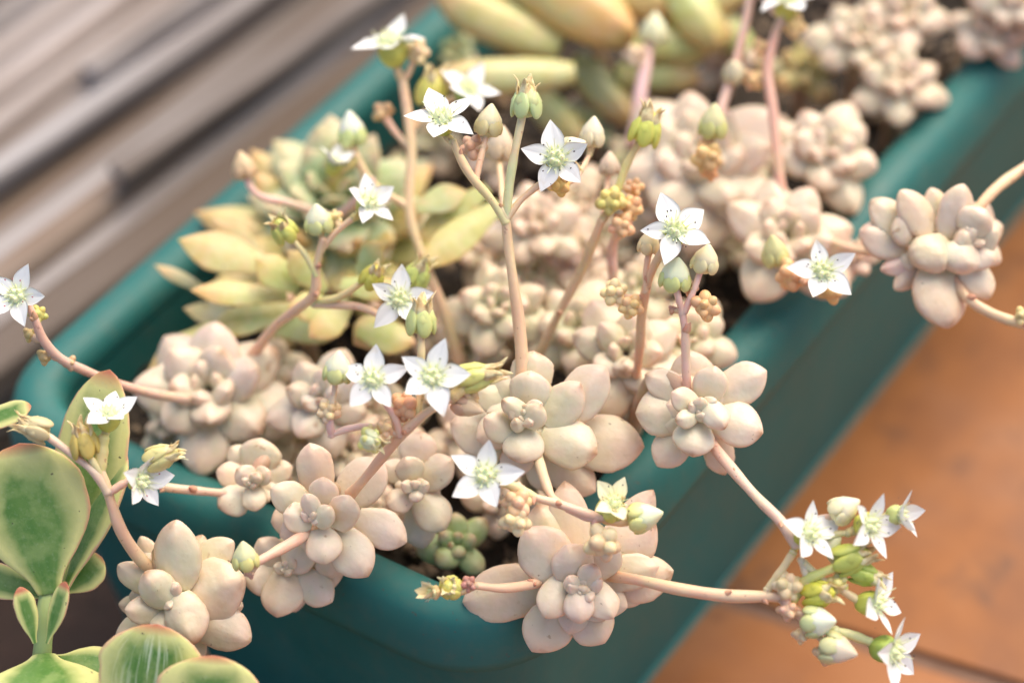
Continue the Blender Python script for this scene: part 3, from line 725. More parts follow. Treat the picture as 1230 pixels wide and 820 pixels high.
r3 = hand_rosette('compact pale rosette resting on the right rim with a tall bud stalk', B, 2, (90, 655), [
    (95, 700, 98, 660, 40, 0), (85, 655, 95, 605, 48, 0), (70, 680, 2, 688, 60, 0), (125, 620, 178, 720, 84, 0),
    (85, 645, -12, 588, 84, 1), (78, 700, 62, 818, 132, 1), (150, 690, 312, 735, 142, 2), (115, 615, 145, 495, 112, 2),
    (150, 600, 326, 515, 146, 3), (40, 660, -138, 660, 165, 3), (30, 720, -60, 850, 130, 3, PINKC), (50, 600, -105, 525, 110, 3, PINKC),
    (140, 720, 175, 880, 110, 4, PEACH), (70, 600, 45, 440, 150, 4), (20, 640, -80, 560, 120, 4)], axis=(.05, .2, 1), tint=CREAM)
D = zoom(240, 500, 4.1)
r4 = hand_rosette('pinkish rosette with dry brown leaf tips near the inner near edge', D, 0, (565, 500), [
    (562, 515, 560, 470, 40, 0), (585, 545, 648, 440, 100, 0), (575, 480, 515, 378, 82, 0), (552, 520, 408, 478, 138, 1),
    (605, 570, 622, 730, 168, 1), (620, 460, 612, 295, 140, 2), (600, 370, 545, 128, 182, 3, PEACH), (530, 450, 348, 350, 150, 2),
    (480, 490, 352, 520, 150, 4, PEACH), (705, 565, 745, 388, 150, 1, PEACH), (715, 580, 830, 790, 195, 2), (800, 500, 1020, 620, 185, 3, PINKC),
    (715, 430, 905, 215, 230, 4), (560, 590, 425, 765, 185, 4), (640, 640, 640, 800, 150, 4, PEACH)], axis=(-.05, .25, 1), tint=PINKC)
r5 = hand_rosette('small pale rosette leaning over the near inner wall of the trough', D, 12, (265, 330), [
    (275, 320, 280, 280, 60, 0), (265, 330, 180, 255, 100, 1), (285, 320, 345, 265, 92, 1), (265, 345, 270, 470, 112, 1),
    (280, 260, 305, 105, 205, 3), (230, 380, 90, 450, 150, 2), (220, 300, 80, 270, 130, 3, PEACH), (320, 300, 460, 250, 120, 3, GREENC), (250, 240, 150, 150, 120, 4)], axis=(-.1, .3, 1), tint=CREAM)
r6 = hand_rosette('greyish pink rosette tucked between two larger rosettes above a tiny green one', D, 10, (1060, 350), [
    (1060, 360, 1060, 315, 60, 0), (1050, 355, 990, 330, 60, 0), (1075, 360, 1130, 330, 60, 0), (1055, 370, 1080, 420, 70, 0), (1050, 320, 1010, 195, 130, 1), (1040, 390, 915, 440, 115, 1),
    (1090, 410, 1210, 560, 175, 2), (1100, 330, 1250, 210, 150, 2), (1060, 250, 1100, 70, 180, 3), (1060, 460, 1100, 650, 160, 4, PINKC), (1000, 300, 900, 230, 130, 4)], axis=(0, .3, 1), tint=PINKC)
E8 = zoom(0, 620, 4.1)
r8 = hand_rosette('plump beige rosette outside the trough, sending a flower stalk over the variegated shoot', E8, 0, (830, 400), [
    (885, 345, 868, 12, 212, 1), (835, 440, 712, 268, 162, 0), (885, 380, 960, 632, 190, 0), (940, 410, 1210, 300, 280, 2, PEACH),
    (1000, 500, 1240, 612, 205, 2), (960, 270, 1150, 115, 165, 3), (790, 480, 612, 462, 130, 1), (720, 340, 580, 235, 125, 2), (745, 500, 572, 615, 130, 3),
    (835, 470, 778, 585, 125, 1), (930, 580, 985, 720, 120, 3), (770, 260, 690, 98, 110, 4), (940, 270, 1000, 90, 130, 4), (720, 440, 585, 430, 100, 4),
    (1000, 420, 1200, 440, 160, 3)], axis=(-.15, .1, 1), kind='fat', tint=(0.70, 0.58, 0.40), tr=.72, group=None, target=Vector((-.045, -.058, .0)))
F = zoom(0, 540, 2.929)
r9 = hand_rosette('pale rosette hanging outside the near wall under the brown-tipped rosette', F, 9, (1010, 420), [
    (1000, 430, 975, 590, 135, 1, PEACH), (1060, 450, 1172, 535, 112, 1), (980, 400, 910, 310, 100, 2), (1090, 420, 1210, 440, 120, 2, PEACH), (960, 430, 860, 470, 130, 2),
    (1040, 400, 1040, 290, 130, 3), (1000, 460, 1040, 570, 120, 3)], axis=(-.1, .2, 1), tint=PINKC)
G = zoom(930, 180, 4.1)
r18 = hand_rosette('plump rosette hanging outside the right wall on a long bent stem', G, 22, (960, 440), [
    (700, 420, 810, 610, 175, 0, PEACH), (730, 620, 860, 880, 205, 1, PEACH), (900, 460, 930, 618, 165, 0), (830, 440, 925, 165, 140, 1), (720, 400, 610, 205, 135, 1, PEACH),
    (600, 440, 470, 250, 140, 2), (560, 470, 415, 400, 150, 2), (590, 450, 600, 330, 110, 1), (940, 400, 1040, 290, 135, 0), (990, 440, 1110, 400, 130, 1), (980, 500, 1090, 560, 130, 1), (950, 570, 1050, 740, 140, 2),
    (660, 560, 520, 590, 80, 2, (0.72, .46, .42)), (660, 600, 590, 690, 80, 2, (0.72, .46, .42)), (600, 520, 660, 600, 90, 2, PINKC), (800, 330, 760, 190, 100, 2), (960, 470, 900, 410, 110, 0), (990, 430, 950, 380, 90, 0)],
    axis=(.35, .25, 1), kind='fat', tint=PINKC, tr=.70, stem=False, fill=.75, wk=1.22)

# ================================================================== blurred rosettes farther back
def ros(label, px, py, z, rpx, axis, **kw):
    p = PZ(px, py, z); return rosette(label, px, py, depth_mm(p), rpx, axis, **kw)
UPC = (0.0, .45, 1)
r10 = ros('whitish rosette by the left inner wall with a long trailing flower stalk', 252, 468, .105, 108, (-.1, .35, 1), n=26, tint=(0.72, .62, .52), kind='fat')
r11 = ros('small whitish rosette behind the two front star flowers', 385, 478, .108, 72, (0, .35, 1), n=20, tint=(0.72, .62, .52))
ros('cream rosette peeking out between the flower stalks and the brown-tipped rosette', 420, 540, .097, 62, (0, .4, 1), n=18, tint=CREAM)
ros('cream rosette half hidden below the whitish rosette by the left wall', 330, 515, .094, 62, (-.1, .4, 1), n=18, tint=GREENC)
r12 = ros('pale rosette pressed against the back of the compact rim rosette', 752, 425, .112, 88, (.0, .4, 1), n=22, tint=CREAM, kind='fat')
r24 = ros('blurred cream rosette against the inner right wall behind the bud stalk', 830, 405, .106, 66, (.1, .4, 1), n=20, tint=GREENC, kind='round')
r13 = ros('greenish cream rosette behind the central flower stalk', 600, 368, .108, 74, (0, .4, 1), n=22, tint=GREENC, kind='fat')
ros('greenish rosette between the central stalk and the leaning orange stalk', 695, 395, .104, 78, (0, .4, 1), n=22, tint=GREENC, kind='round')
ros('dull cream rosette below the greenish one beside the central stalk', 560, 420, .096, 56, (0, .4, 1), n=16, tint=CREAM)
r14 = ros('pinkish blurred rosette behind the twin star flowers', 645, 268, .108, 66, (0, .4, 1), n=20, tint=PINKC, kind='fat')
ros('small pink rosette behind the orange bud clusters', 690, 300, .100, 52, (0, .4, 1), n=16, tint=(0.72, .50, .42))
ros('cream rosette with rounded leaves below the orange bud clusters', 768, 345, .100, 62, (0, .4, 1), n=18, tint=GREENC, kind='round')
r15 = ros('big blurred whitish rosette in the middle back of the trough', 845, 190, .112, 112, (0, .45, 1), n=30, tint=(0.74, .63, .50), kind='fat')
ros('blurred pinkish rosette below the big whitish one', 775, 235, .100, 66, (-.1, .4, 1), n=18, tint=PINKC)
r16 = ros('blurred rosette beside the right rim behind the single star flower', 945, 285, .112, 92, (.05, .45, 1), n=26, tint=(0.74, .60, .47), kind='fat')
r17 = ros('blurred rosette with a tight centre beside the right rim', 995, 180, .108, 78, (.05, .4, 1), n=24, tint=(0.73, .62, .50), kind='fat')
ros('blurred bead-leaved cluster at the far right back of the trough', 1085, 95, .106, 62, (.1, .5, 1), n=26, tint=(0.68, .57, .40), kind='fat', wr=.68, tr=.52)
ros('blurred bead-leaved cluster near the top behind the red stalk', 1035, 45, .110, 66, (0, .5, 1), n=26, tint=(0.68, .58, .40), kind='fat', wr=.68, tr=.52)
ros('blurred beige rosette with large beads beyond the bead-leaved clusters', 1085, 15, .112, 70, (.1, .5, 1), n=24, tint=(0.72, .59, .42), kind='fat', wr=.68, tr=.52)
ros('dim rosette hanging over the far end of the right rim', 1195, 35, .104, 62, (.2, .4, 1), n=24, tint=(0.60, .47, .40), kind='fat')
ros('dim rosette behind the far end of the right rim', 1225, 0, .112, 62, (.2, .4, 1), n=22, tint=(0.60, .47, .40), kind='fat')
ros('olive beige rosette behind the red flower stalk at the back', 965, 85, .098, 60, (0, .5, 1), n=18, tint=(0.60, .54, .28), kind='finger', mat='yellow', wr=.5)
ros('dark pink rosette low between the yellow fingers and red stalk', 868, 70, .094, 52, (0, .4, 1), n=18, tint=(0.60, .45, .38))
ros('pinkish shoot between the star flower and the hanging rosette over the rim', 1030, 305, .104, 40, (.3, .3, 1), n=14, tint=(0.70, .48, .42))
r7 = ros('tiny green bead rosette sheltered just inside the near rim', 548, 655, .092, 50, (0, .35, 1), n=12, tint=(0.42, .52, .20), kind='round', mat='green', wr=.74, tr=.7)
ros('pale rosette low behind the corner rosette and the small green one', 598, 600, .090, 60, (-.1, .3, 1), n=16, tint=PINKC)
ros('pale rosette just behind the large central rosette', 560, 520, .092, 60, (-.1, .3, 1), n=18, tint=PINKC)
ros('cream rosette squeezed between the central and the compact rim rosette', 745, 470, .098, 46, (0, .3, 1), n=16, tint=CREAM)

LOW = ('between the leaning near-wall rosette and the whitish one', 'under the two front star flowers', 'left of the large central rosette, behind the front stalk', 'behind the trailing stalk and its whitish rosette', 'behind the bud beside the front star flowers', 'at the left inner corner of the trough', 'between the two greenish rosettes', 'right behind the tall central stalk', 'below the orange bud clusters', 'left of the tall central stalk beside the yellow leaf', 'in the dark gap beside the right rim and its star flower stalk', 'under the star flower with the orange bud', 'between the big whitish rosette and the red stalk', 'beside the tiny green bead rosette', 'between the two upright bud stalks', 'left of the rosette beside the right rim', 'behind the yellow spent flower of the front stalk', 'between the brown-tipped rosette and the whitish one', 'below the big whitish rosette beside the red stalk', 'by the yellow-green leaves under the leaning stalk')
for lb, (x, y, z, r_) in zip(LOW, ((300, 535, .090, 52), (475, 505, .092, 54), (505, 545, .090, 48), (318, 445, .096, 56), (440, 480, .094, 52), (205, 515, .089, 44), (695, 345, .094, 58), (645, 325, .096, 56), (725, 285, .094, 56), (585, 300, .094, 54),
        (810, 300, .092, 52), (690, 240, .096, 54), (905, 170, .094, 54), (462, 615, .088, 46), (790, 385, .094, 52), (880, 290, .092, 50), (540, 470, .093, 48), (345, 565, .089, 46), (900, 240, .092, 52), (520, 385, .094, 52))):
    ros('small pale rosette ' + lb, x, y, z, r_, (random.uniform(-.15, .15), .35, 1), n=20, tint=random.choice((CREAM, PINKC, GREENC)), kind=random.choice(('fat', 'round')), group='low filler rosettes')
# ================================================================== green and yellow succulents at the left and the back
def leafy(label, name, mat, kind, dd, leaves, axis, tint, tr=.3, wz=None, group=None, base_px=None):
    c = P(*base_px, dd + 6); t = thing(name, label, 'succulent', c, group); ax = camdir(*axis)
    for lf in leaves:
        bx, by, tx, ty, w, db, dt = lf[:7]; tn = lf[7] if len(lf) > 7 else tint
        wm = px2m(w, dd + db) * (.80 if kind == 'eche' else 1); leaf(t, kind, mat, P(bx, by, dd + db), P(tx, ty, dd + dt), wm, wm * tr, ax, jit(tn))
    root_stem(t, c); return t
GRN, PGR, YEL, LIME, ORG = (0.30, .42, .18), (0.46, .52, .30), (0.66, .56, .20), (0.52, .56, .18), (0.70, .50, .22)
g1 = ros('broad pale green rosette with pointed peach-tipped leaves at the left rim', 402, 232, .110, 124, (-.05, .6, 1), n=42, tint=(0.38, .49, .27), kind='eche', mat='green', name='pointed_succulent', group=None, wr=.56, tr=.5, inner=.34, open_=.95)
ros('spreading yellow-green rosette with pointed leaves under the pale green one', 400, 285, .100, 168, (-.05, .55, 1), n=40, tint=(0.58, .54, .22), kind='eche', mat='yellow', name='pointed_succulent', group=None, wr=.36, tr=.42, inner=.5, open_=.75)
leafy('yellow-orange leaved succulent leaning on the left inner wall', 'pointed_succulent', 'yellow', 'eche', 46, [
    (325, 320, 214, 288, 66, 0, 2, ORG), (345, 355, 228, 350, 44, -2, -4, YEL), (360, 345, 305, 310, 56, -4, -6, LIME), (330, 330, 255, 262, 46, 4, 6, ORG),
    (390, 350, 345, 300, 46, -4, -8, LIME), (350, 370, 250, 395, 54, 2, 0, GRN), (255, 390, 178, 446, 46, 4, 2, YEL), (250, 350, 185, 318, 22, 6, 8, (0.42, .38, .18)), (300, 385, 220, 370, 40, 6, 6, (0.40, .42, .30)),
    (330, 395, 420, 390, 60, 2, 0, GRN)],
    (-.1, .5, 1), YEL, tr=.4, base_px=(345, 360))
leafy('yellow-green leaved succulent in the gap left of the central stalk', 'pointed_succulent', 'yellow', 'eche', 42, [
    (420, 360, 372, 408, 54, -2, -6, YEL), (430, 395, 500, 415, 56, 0, -2, LIME), (410, 340, 480, 350, 46, -4, -8, LIME), (470, 380, 425, 415, 60, 2, 0, YEL),
    (600, 245, 500, 325, 56, 4, -2, YEL), (585, 225, 500, 290, 50, 8, 6, LIME), (430, 330, 460, 290, 44, -2, -6, GRN), (400, 365, 345, 370, 50, -2, -4, LIME), (500, 250, 560, 230, 50, 4, 6, PGR)],
    (.1, .5, 1), YEL, tr=.4, base_px=(450, 370))
leafy('yellow finger-leaved succulent filling the back left of the trough', 'finger_leaved_succulent', 'yellow', 'finger', 96, [
    (672, 58, 524, -4, 66, 0, 4, (0.70, .60, .24)), (690, 88, 516, 98, 48, -8, -10, (0.62, .58, .26)), (600, -60, 762, 52, 84, 4, -4, (0.72, .52, .16)), (640, -40, 700, 30, 60, 2, 0, YEL),
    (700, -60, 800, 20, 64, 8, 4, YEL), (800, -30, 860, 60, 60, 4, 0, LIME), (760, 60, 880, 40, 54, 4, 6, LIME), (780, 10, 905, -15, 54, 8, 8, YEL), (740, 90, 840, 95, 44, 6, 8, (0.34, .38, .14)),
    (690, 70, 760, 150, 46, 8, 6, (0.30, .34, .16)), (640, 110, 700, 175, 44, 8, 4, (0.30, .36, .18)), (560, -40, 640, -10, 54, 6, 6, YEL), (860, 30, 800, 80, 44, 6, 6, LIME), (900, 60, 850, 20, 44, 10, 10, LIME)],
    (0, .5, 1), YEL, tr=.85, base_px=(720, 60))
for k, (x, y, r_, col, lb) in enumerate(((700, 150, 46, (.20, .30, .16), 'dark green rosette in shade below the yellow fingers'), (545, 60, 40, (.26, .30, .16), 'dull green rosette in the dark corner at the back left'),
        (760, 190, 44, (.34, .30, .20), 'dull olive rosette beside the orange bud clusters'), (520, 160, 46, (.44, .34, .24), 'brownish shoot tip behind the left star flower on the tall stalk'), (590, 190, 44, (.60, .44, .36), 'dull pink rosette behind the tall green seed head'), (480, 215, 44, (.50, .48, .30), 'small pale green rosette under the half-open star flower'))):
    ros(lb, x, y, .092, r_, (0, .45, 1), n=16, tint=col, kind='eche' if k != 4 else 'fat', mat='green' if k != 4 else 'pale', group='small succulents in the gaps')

# ================================================================== variegated shoots outside the trough
def jade(t, lst, dd, mat='jade', tr=.22, up=(0, .2, 1)):
    for lf in lst:
        bx, by, tx, ty, w, db, dt = lf[:7]; u = camdir(*(lf[7] if len(lf) > 7 else up)); wm = px2m(w, dd)
        leaf(t, 'jade', mat, P(bx, by, dd + db), P(tx, ty, dd + dt), wm, max(wm * tr, px2m(9)), u, (.3, .4, .1))
jt = thing('variegated_shoot', 'variegated shoot of broad green leaves with cream margins and pink rims', 'succulent', P(52, 800, -2))
jade(jt, [(60, 712, 22, 532, 146, -1, -3), (72, 715, 134, 444, 102, 8, 7, (-.35, .3, 1)), (66, 716, -60, 682, 44, 4, 4), (74, 712, 122, 668, 52, 6, 8)], -2)
jade(jt, [(78, 706, 152, 542, 62, 3, 6, (-.75, -.05, .7))], -2, tr=.34)
jade(jt, [(-40, 515, 38, 488, 36, 6, 6, (0, .6, .8))], -2, tr=.3)
jade(jt, [(42, 772, 24, 704, 27, -4, -6, (.5, 0, 1)), (56, 772, 80, 698, 25, -4, -6, (-.5, 0, 1))], -2, 'jade_red', tr=.45)
jade(jt, [(52, 786, 44, 852, 150, -1, -14, (0, .75, .6)), (66, 790, 142, 806, 56, 2, 0, (0, .6, .8))], -2)
tube(jt, 'stem', [P(62, 690, 0), P(55, 745, -2), P(50, 800, 0), P(50, 900, 12)], px2m(23) / 2, px2m(26) / 2, 'calyx', (0.36, .45, .18))
gz = P(50, 900, 12)
tube(jt, 'stem', [gz, gz + Vector((-.002, .004, -.02)), Vector((gz.x - .004, gz.y + .012, -.004))], px2m(26) / 2, px2m(26) / 2, 'calyx', (0.36, .40, .20))
j2 = thing('variegated_shoot', 'shorter variegated shoot with a pale-streaked leaf below the plump beige rosette', 'succulent', P(215, 900, -8))
jade(j2, [(172, 905, 186, 748, 130, 0, -2, (-.05, .35, 1))], -12, 'jade_streak')
jade(j2, [(250, 905, 256, 786, 124, -4, -6, (.05, .4, 1)), (120, 880, 215, 862, 80, 2, 2), (215, 900, 320, 880, 80, 2, 2)], -12)
q = P(215, 905, -8)
tube(j2, 'stem', [q + Vector((0, 0, .002)), q + Vector((.002, .004, -.02)), Vector((q.x, q.y + .010, -.004))], px2m(26) / 2, px2m(28) / 2, 'calyx', (0.36, .40, .20))

# ================================================================== flower stalks
ORB, GRB, CRB = (0.80, 0.50, 0.26), (0.66, 0.68, 0.30), (0.80, 0.70, 0.46)
YC, GC = (0.60, 0.58, 0.12), (0.44, 0.54, 0.14)
# r8: stalk over the variegated shoot
t = r8
stalk(t, [(190, 690, 4), (166, 668, -1), (146, 638, -5), (134, 605, -7), (127, 582, -8), (119, 562, -8)], 19, 15, TAN)
stalk(t, [(129, 590, -8), (112, 566, -9), (86, 545, -9), (58, 524, -9)], 14, 11, (0.62, .50, .34), name='flower_stem')
spent(t, 36, 512, -9, 30, (-.9, .35, .3), (0.66, .50, .30), 8, 1.1)
stalk(t, [(124, 575, -8), (114, 558, -9), (106, 546, -9)], 12, 10, OLIVE, name='flower_stem')
spent(t, 100, 524, -9, 34, (-.15, 1, .2), (0.62, .46, .12), 6, 1.0)
ped(t, [(120, 568, -8), (122, 545, -8), (124, 528, -8)], 18, 20, (0.62, .58, .18))
flower(t, 131, 497, -9, 38, (.22, .80, .55), 95, 22, 2, ccol=YC)
ped(t, [(134, 590, -8), (146, 582, -8), (158, 577, -8)], 12, 12, PINKER)
flower(t, 169, 577, -8, 40, (.75, -.05, .65), 80, 22, 0, red=True, ccol=YC)
spent(t, 200, 546, -8, 30, (.9, .35, .3), (0.70, .62, .26), 8, 1.15)
# r10: stalk trailing left over the rim
t = r10
stalk(t, [(250, 482, 38), (190, 474, 26), (140, 460, 18), (100, 444, 12), (72, 430, 8), (52, 408, 5), (42, 384, 3), (34, 365, 3)], 15, 12, (0.62, .44, .32), bracts=3)
flower(t, 21, 356, 0, 40, (-.1, .25, 1), 72, 14, 1, red=True, ccol=YC)
cluster(t, 46, 378, 5, 22, (.6, .4, .6), (0.58, .56, .16), 7)
cluster(t, 54, 428, 8, 20, (-.3, -.2, 1), (0.66, .46, .22), 5); cluster(t, 36, 402, 8, 18, (-.3, 0, 1), (0.62, .44, .18), 5); cluster(t, 84, 436, 10, 17, (0, 0, 1), (0.58, .36, .24), 5)
# r10, second stalk, up to the right
stalk(t, [(305, 425, 40), (330, 392, 32), (356, 372, 26), (378, 352, 22), (380, 320, 20), (388, 288, 18)], 17, 12, PINK)
ped(t, [(379, 330, 20), (368, 308, 19), (352, 288, 19)], 9, 9)
spent(t, 338, 272, 18, 30, (-.3, .6, .7), (0.66, .62, .16), 7, .9)
ped(t, [(386, 300, 19), (402, 280, 18), (424, 262, 18)], 11, 9, PINK)
bud(t, 382, 262, 18, 32, (-.1, .9, .4), (0.80, .78, .56), (.66, .66, .3), .95); cluster(t, 402, 262, 20, 20, (.3, .8, .4), (0.76, .60, .34), 7)
flower(t, 443, 244, 18, 38, (.5, .35, .75), 110, 20, 1, ccol=YC)
stalk(t, [(376, 362, 24), (404, 358, 21), (428, 344, 19), (446, 332, 18)], 12, 9, OLIVE, name='flower_stem')
spent(t, 450, 328, 17, 28, (.4, .7, .5), (0.64, .58, .10), 5, .9)
stalk(t, [(378, 366, 24), (430, 368, 20), (462, 380, 17), (476, 372, 16)], 12, 10, PINK, name='flower_stem')
flower(t, 480, 360, 12, 42, (.05, .25, 1), 85, 14, 1, ccol=GC)
spent(t, 504, 326, 22, 32, (.5, .8, .3), (0.56, .62, .18), 3, 1.0)
# r13: tall blurred stalk at the left
t = r13
stalk(t, [(552, 432, 48), (532, 372, 44), (508, 310, 42), (492, 255, 42), (494, 175, 44), (484, 100, 46)], 17, 14, TAN)
flower(t, 468, 52, 44, 48, (-.25, .85, .45), 60, 14, 2, ccol=YC); cluster(t, 500, 64, 46, 30, (.5, .6, .4), (0.76, .60, .40), 6)
spent(t, 520, 100, 46, 36, (.2, .9, .3), (0.66, .58, .14), 5); flower(t, 562, 108, 44, 40, (.4, .6, .7), 75, 14, 1, ccol=GC)
ped(t, [(492, 160, 45), (515, 130, 46), (540, 120, 45), (556, 114, 45)], 11, 11, TAN)
ped(t, [(492, 250, 42), (450, 222, 42), (432, 196, 42), (426, 178, 42)], 12, 11, TAN)
bud(t, 422, 154, 42, 32, (-.1, 1, .3), (0.84, .82, .64), (.62, .68, .3), 1.1); flower(t, 402, 196, 40, 28, (.3, .8, .5), 20, 40, 2, ccol=YC)
stalk(t, [(400, 262, 50), (350, 245, 48), (318, 238, 46), (302, 226, 45), (296, 212, 45)], 13, 10, PINKER, name='flower_stem')
bud(t, 292, 198, 45, 28, (-.2, 1, .3), (0.72, .50, .30), (.70, .46, .28), 1.0)
ped(t, [(494, 180, 44), (476, 160, 46), (462, 140, 47)], 11, 12, (0.66, .44, .30)); cluster(t, 460, 135, 47, 26, (-.2, .8, .4), (0.70, .44, .26), 6)
# r2: tall central stalk
t = r2
stalk(t, [(628, 470, 8), (627, 430, 7), (623, 385, 6), (616, 335, 4), (610, 290, 3), (607, 262, 2), (600, 250, 2)], 20, 13, PINK)
stalk(t, [(607, 266, 2), (590, 240, 1), (566, 212, 0), (552, 188, 0), (544, 170, 0)], 14, 12, (0.64, .54, .24), name='flower_stem', bracts=1)
flower(t, 531, 143, 0, 45, (-.05, .72, .70), 108, 10, 1, ccol=(0.50, .56, .08))
ped(t, [(608, 262, 2), (612, 220, 1), (619, 180, 0), (628, 136, 0)], 13, 13, (0.62, .62, .32))
spent(t, 633, 116, 0, 36, (.05, 1, .2), (0.58, .64, .30), 7, .95)
ped(t, [(572, 215, 2), (577, 192, 3), (584, 164, 4)], 10, 9, (0.68, .50, .30)); bud(t, 588, 144, 4, 31, (.15, 1, .3), (0.80, .72, .48), (.70, .62, .32), 1.05)
cluster(t, 568, 178, 7, 30, (.3, .5, .6), (0.76, .50, .38), 7)
ped(t, [(609, 262, 2), (626, 240, 2), (648, 222, 2), (662, 212, 2)], 11, 10, (0.68, .46, .28))
flower(t, 668, 191, 0, 45, (.0, .15, 1), 97, 12, 1, ccol=(0.62, .54, .10)); cluster(t, 672, 222, 4, 27, (.2, -.6, .6), (0.72, .50, .16), 6)
bud(t, 690, 176, 8, 26, (.8, .3, .4), (0.82, .74, .56), (.74, .66, .42), 1.0); bud(t, 602, 172, 28, 32, (.1, 1, .3), (0.76, .60, .42), (.72, .54, .36), 1.1)
ped(t, [(609, 280, 6), (604, 240, 16), (600, 200, 26)], 10, 10, TAN)
bud(t, 712, 158, 14, 28, (.1, 1, .3), (0.82, .74, .54), (.74, .66, .42), 1.1); ped(t, [(662, 225, 4), (690, 215, 10), (708, 186, 14)], 8, 8, PINK)
# r2: stalk to the corner flowers
stalk(t, [(646, 548, 4), (654, 575, -2), (664, 598, -6), (684, 611, -8)], 16, 12, (0.66, .52, .34))
stalk(t, [(622, 584, -9), (640, 596, -9), (668, 604, -9), (700, 615, -9), (722, 622, -9)], 13, 14, (0.68, .46, .32), name='flower_stem', bracts=3)
ped(t, [(640, 596, -9), (616, 584, -10), (598, 578, -11)], 15, 13, (0.64, .60, .28))
flower(t, 582, 571, -13, 46, (-.05, .25, 1), 78, 12, 0, ccol=GC)
cluster(t, 620, 604, -10, 34, (-.2, .2, 1), (0.82, .58, .38), 10); cluster(t, 620, 624, -10, 36, (0, -.4, 1), (0.84, .72, .46), 8)
flower(t, 738, 604, -10, 38, (.2, .5, .8), 70, 34, 1, ccol=(0.68, .54, .12), npet=4, pcol=(1, .95, .62)); spent(t, 735, 608, -9, 32, (.2, .5, .8), (0.72, .66, .18), 4, .8)
bud(t, 776, 620, -9, 34, (.95, .25, .3), (0.84, .80, .50), (.72, .68, .3), 1.05); ped(t, [(720, 622, -9), (742, 627, -8), (762, 626, -8)], 13, 12, (0.70, .54, .26))
ped(t, [(716, 620, -9), (714, 634, -9), (718, 644, -9)], 11, 12, (0.62, .32, .30)); cluster(t, 724, 652, -10, 42, (.1, -.4, 1), (0.80, .64, .42), 8)
# r1: stalk to the left with a spent cluster, stalk to the right with the big cluster
t = r1
stalk(t, [(668, 694, 2), (640, 701, -3), (605, 706, -7), (572, 703, -9)], 17, 12, PINK)
cluster(t, 563, 701, -9, 20, (-.8, .2, .4), (0.48, .22, .20), 9); spent(t, 540, 704, -10, 28, (-.2, .3, 1), (0.72, .66, .18), 7, .7); flower(t, 520, 711, -10, 24, (-.7, .1, .7), 90, 62, 0, red=True, ccol=(0.70, .50, .26), pcol=(1, .84, .5))
stalk(t, [(722, 690, 2), (765, 696, -4), (815, 707, -8), (870, 715, -10), (915, 716, -11), (938, 716, -11)], 18, 18, (0.72, .48, .30), bracts=2)
ped(t, [(922, 708, -11), (935, 690, -12), (952, 664, -13)], 12, 13, (0.68, .56, .30))
flower(t, 972, 641, -14, 44, (.62, .28, .73), 95, 18, 1, ccol=(0.60, .58, .08))
stalk(t, [(934, 716, -11), (952, 730, -11), (966, 744, -11), (985, 765, -11), (1002, 775, -11)], 15, 11, (0.72, .50, .34), name='flower_stem', bracts=2)
cluster(t, 945, 704, -12, 34, (.1, .6, .8), (0.80, .66, .44), 9); cluster(t, 946, 732, -12, 26, (-.2, -.5, .8), (0.80, .52, .38), 7)
ped(t, [(958, 712, -11), (966, 698, -12), (986, 688, -13), (1008, 679, -13)], 15, 14, (0.56, .56, .18)); spent(t, 1030, 668, -13, 36, (.9, .3, .3), (0.54, .58, .12), 8, 1.1); spent(t, 1046, 692, -12, 28, (.9, -.35, .2), (0.46, .54, .10), 7, 1.2)
ped(t, [(962, 672, -12), (968, 690, -12), (974, 702, -12)], 12, 10, (0.70, .54, .36))
ped(t, [(966, 676, -12), (986, 694, -12), (1010, 708, -12), (1030, 720, -12)], 11, 12, (0.70, .58, .34))
flower(t, 1052, 724, -13, 42, (.78, .1, .62), 60, 20, 2, ccol=(0.58, .62, .12))
spent(t, 990, 712, -13, 34, (.7, .1, .7), (0.64, .60, .08), 7, 1.0)
bud(t, 986, 746, -14, 36, (.75, .1, .6), (0.84, .84, .64), (.66, .70, .32), .95, 0); ped(t, [(952, 730, -11), (964, 738, -12), (974, 744, -13)], 13, 12, (0.70, .54, .34))
bud(t, 1008, 780, -14, 36, (.85, -.2, .4), (0.84, .74, .54), (.72, .68, .36), 1.05, 0); cluster(t, 992, 784, -12, 30, (-.2, -.5, .6), (0.78, .56, .36), 6)
ped(t, [(1004, 757, -12), (1022, 762, -12), (1044, 770, -12)], 14, 15, (0.62, .62, .30)); flower(t, 1072, 782, -14, 46, (.76, -.1, .64), 95, 24, 2, ccol=(0.40, .54, .10))
cluster(t, 1006, 700, -12, 24, (.6, .2, .7), (0.74, .70, .30), 7); cluster(t, 962, 762, -11, 22, (-.2, -.4, .8), (0.82, .60, .40), 6); bud(t, 1000, 652, -11, 24, (.6, .5, .5), (0.82, .76, .46), (.74, .70, .34), .95)
# r3: bent stalk towards the cluster, upper flowers; and its upright bud stalk
t = r3
stalk(t, [(850, 528, 6), (880, 564, -2), (910, 598, -8), (938, 626, -12), (956, 654, -13)], 17, 16, (0.72, .54, .38))
ped(t, [(950, 640, -13), (975, 626, -11), (1000, 620, -11)], 11, 11, (0.70, .42, .34)); bud(t, 1016, 610, -12, 32, (.8, .5, .3), (0.82, .76, .52), (.76, .70, .44), 1.0)
ped(t, [(965, 656, -12), (1000, 642, -12), (1018, 640, -12)], 9, 10, (0.66, .60, .26))
flower(t, 1044, 630, -14, 42, (.55, .05, .83), 70, 18, 1, ccol=(0.62, .58, .10)); flower(t, 1080, 618, -12, 34, (.85, .05, .5), 90, 40, 1, ccol=(0.60, .66, .24))
stalk(t, [(826, 478, 6), (824, 440, 4), (823, 400, 2), (819, 372, 1)], 14, 12, PINKER)
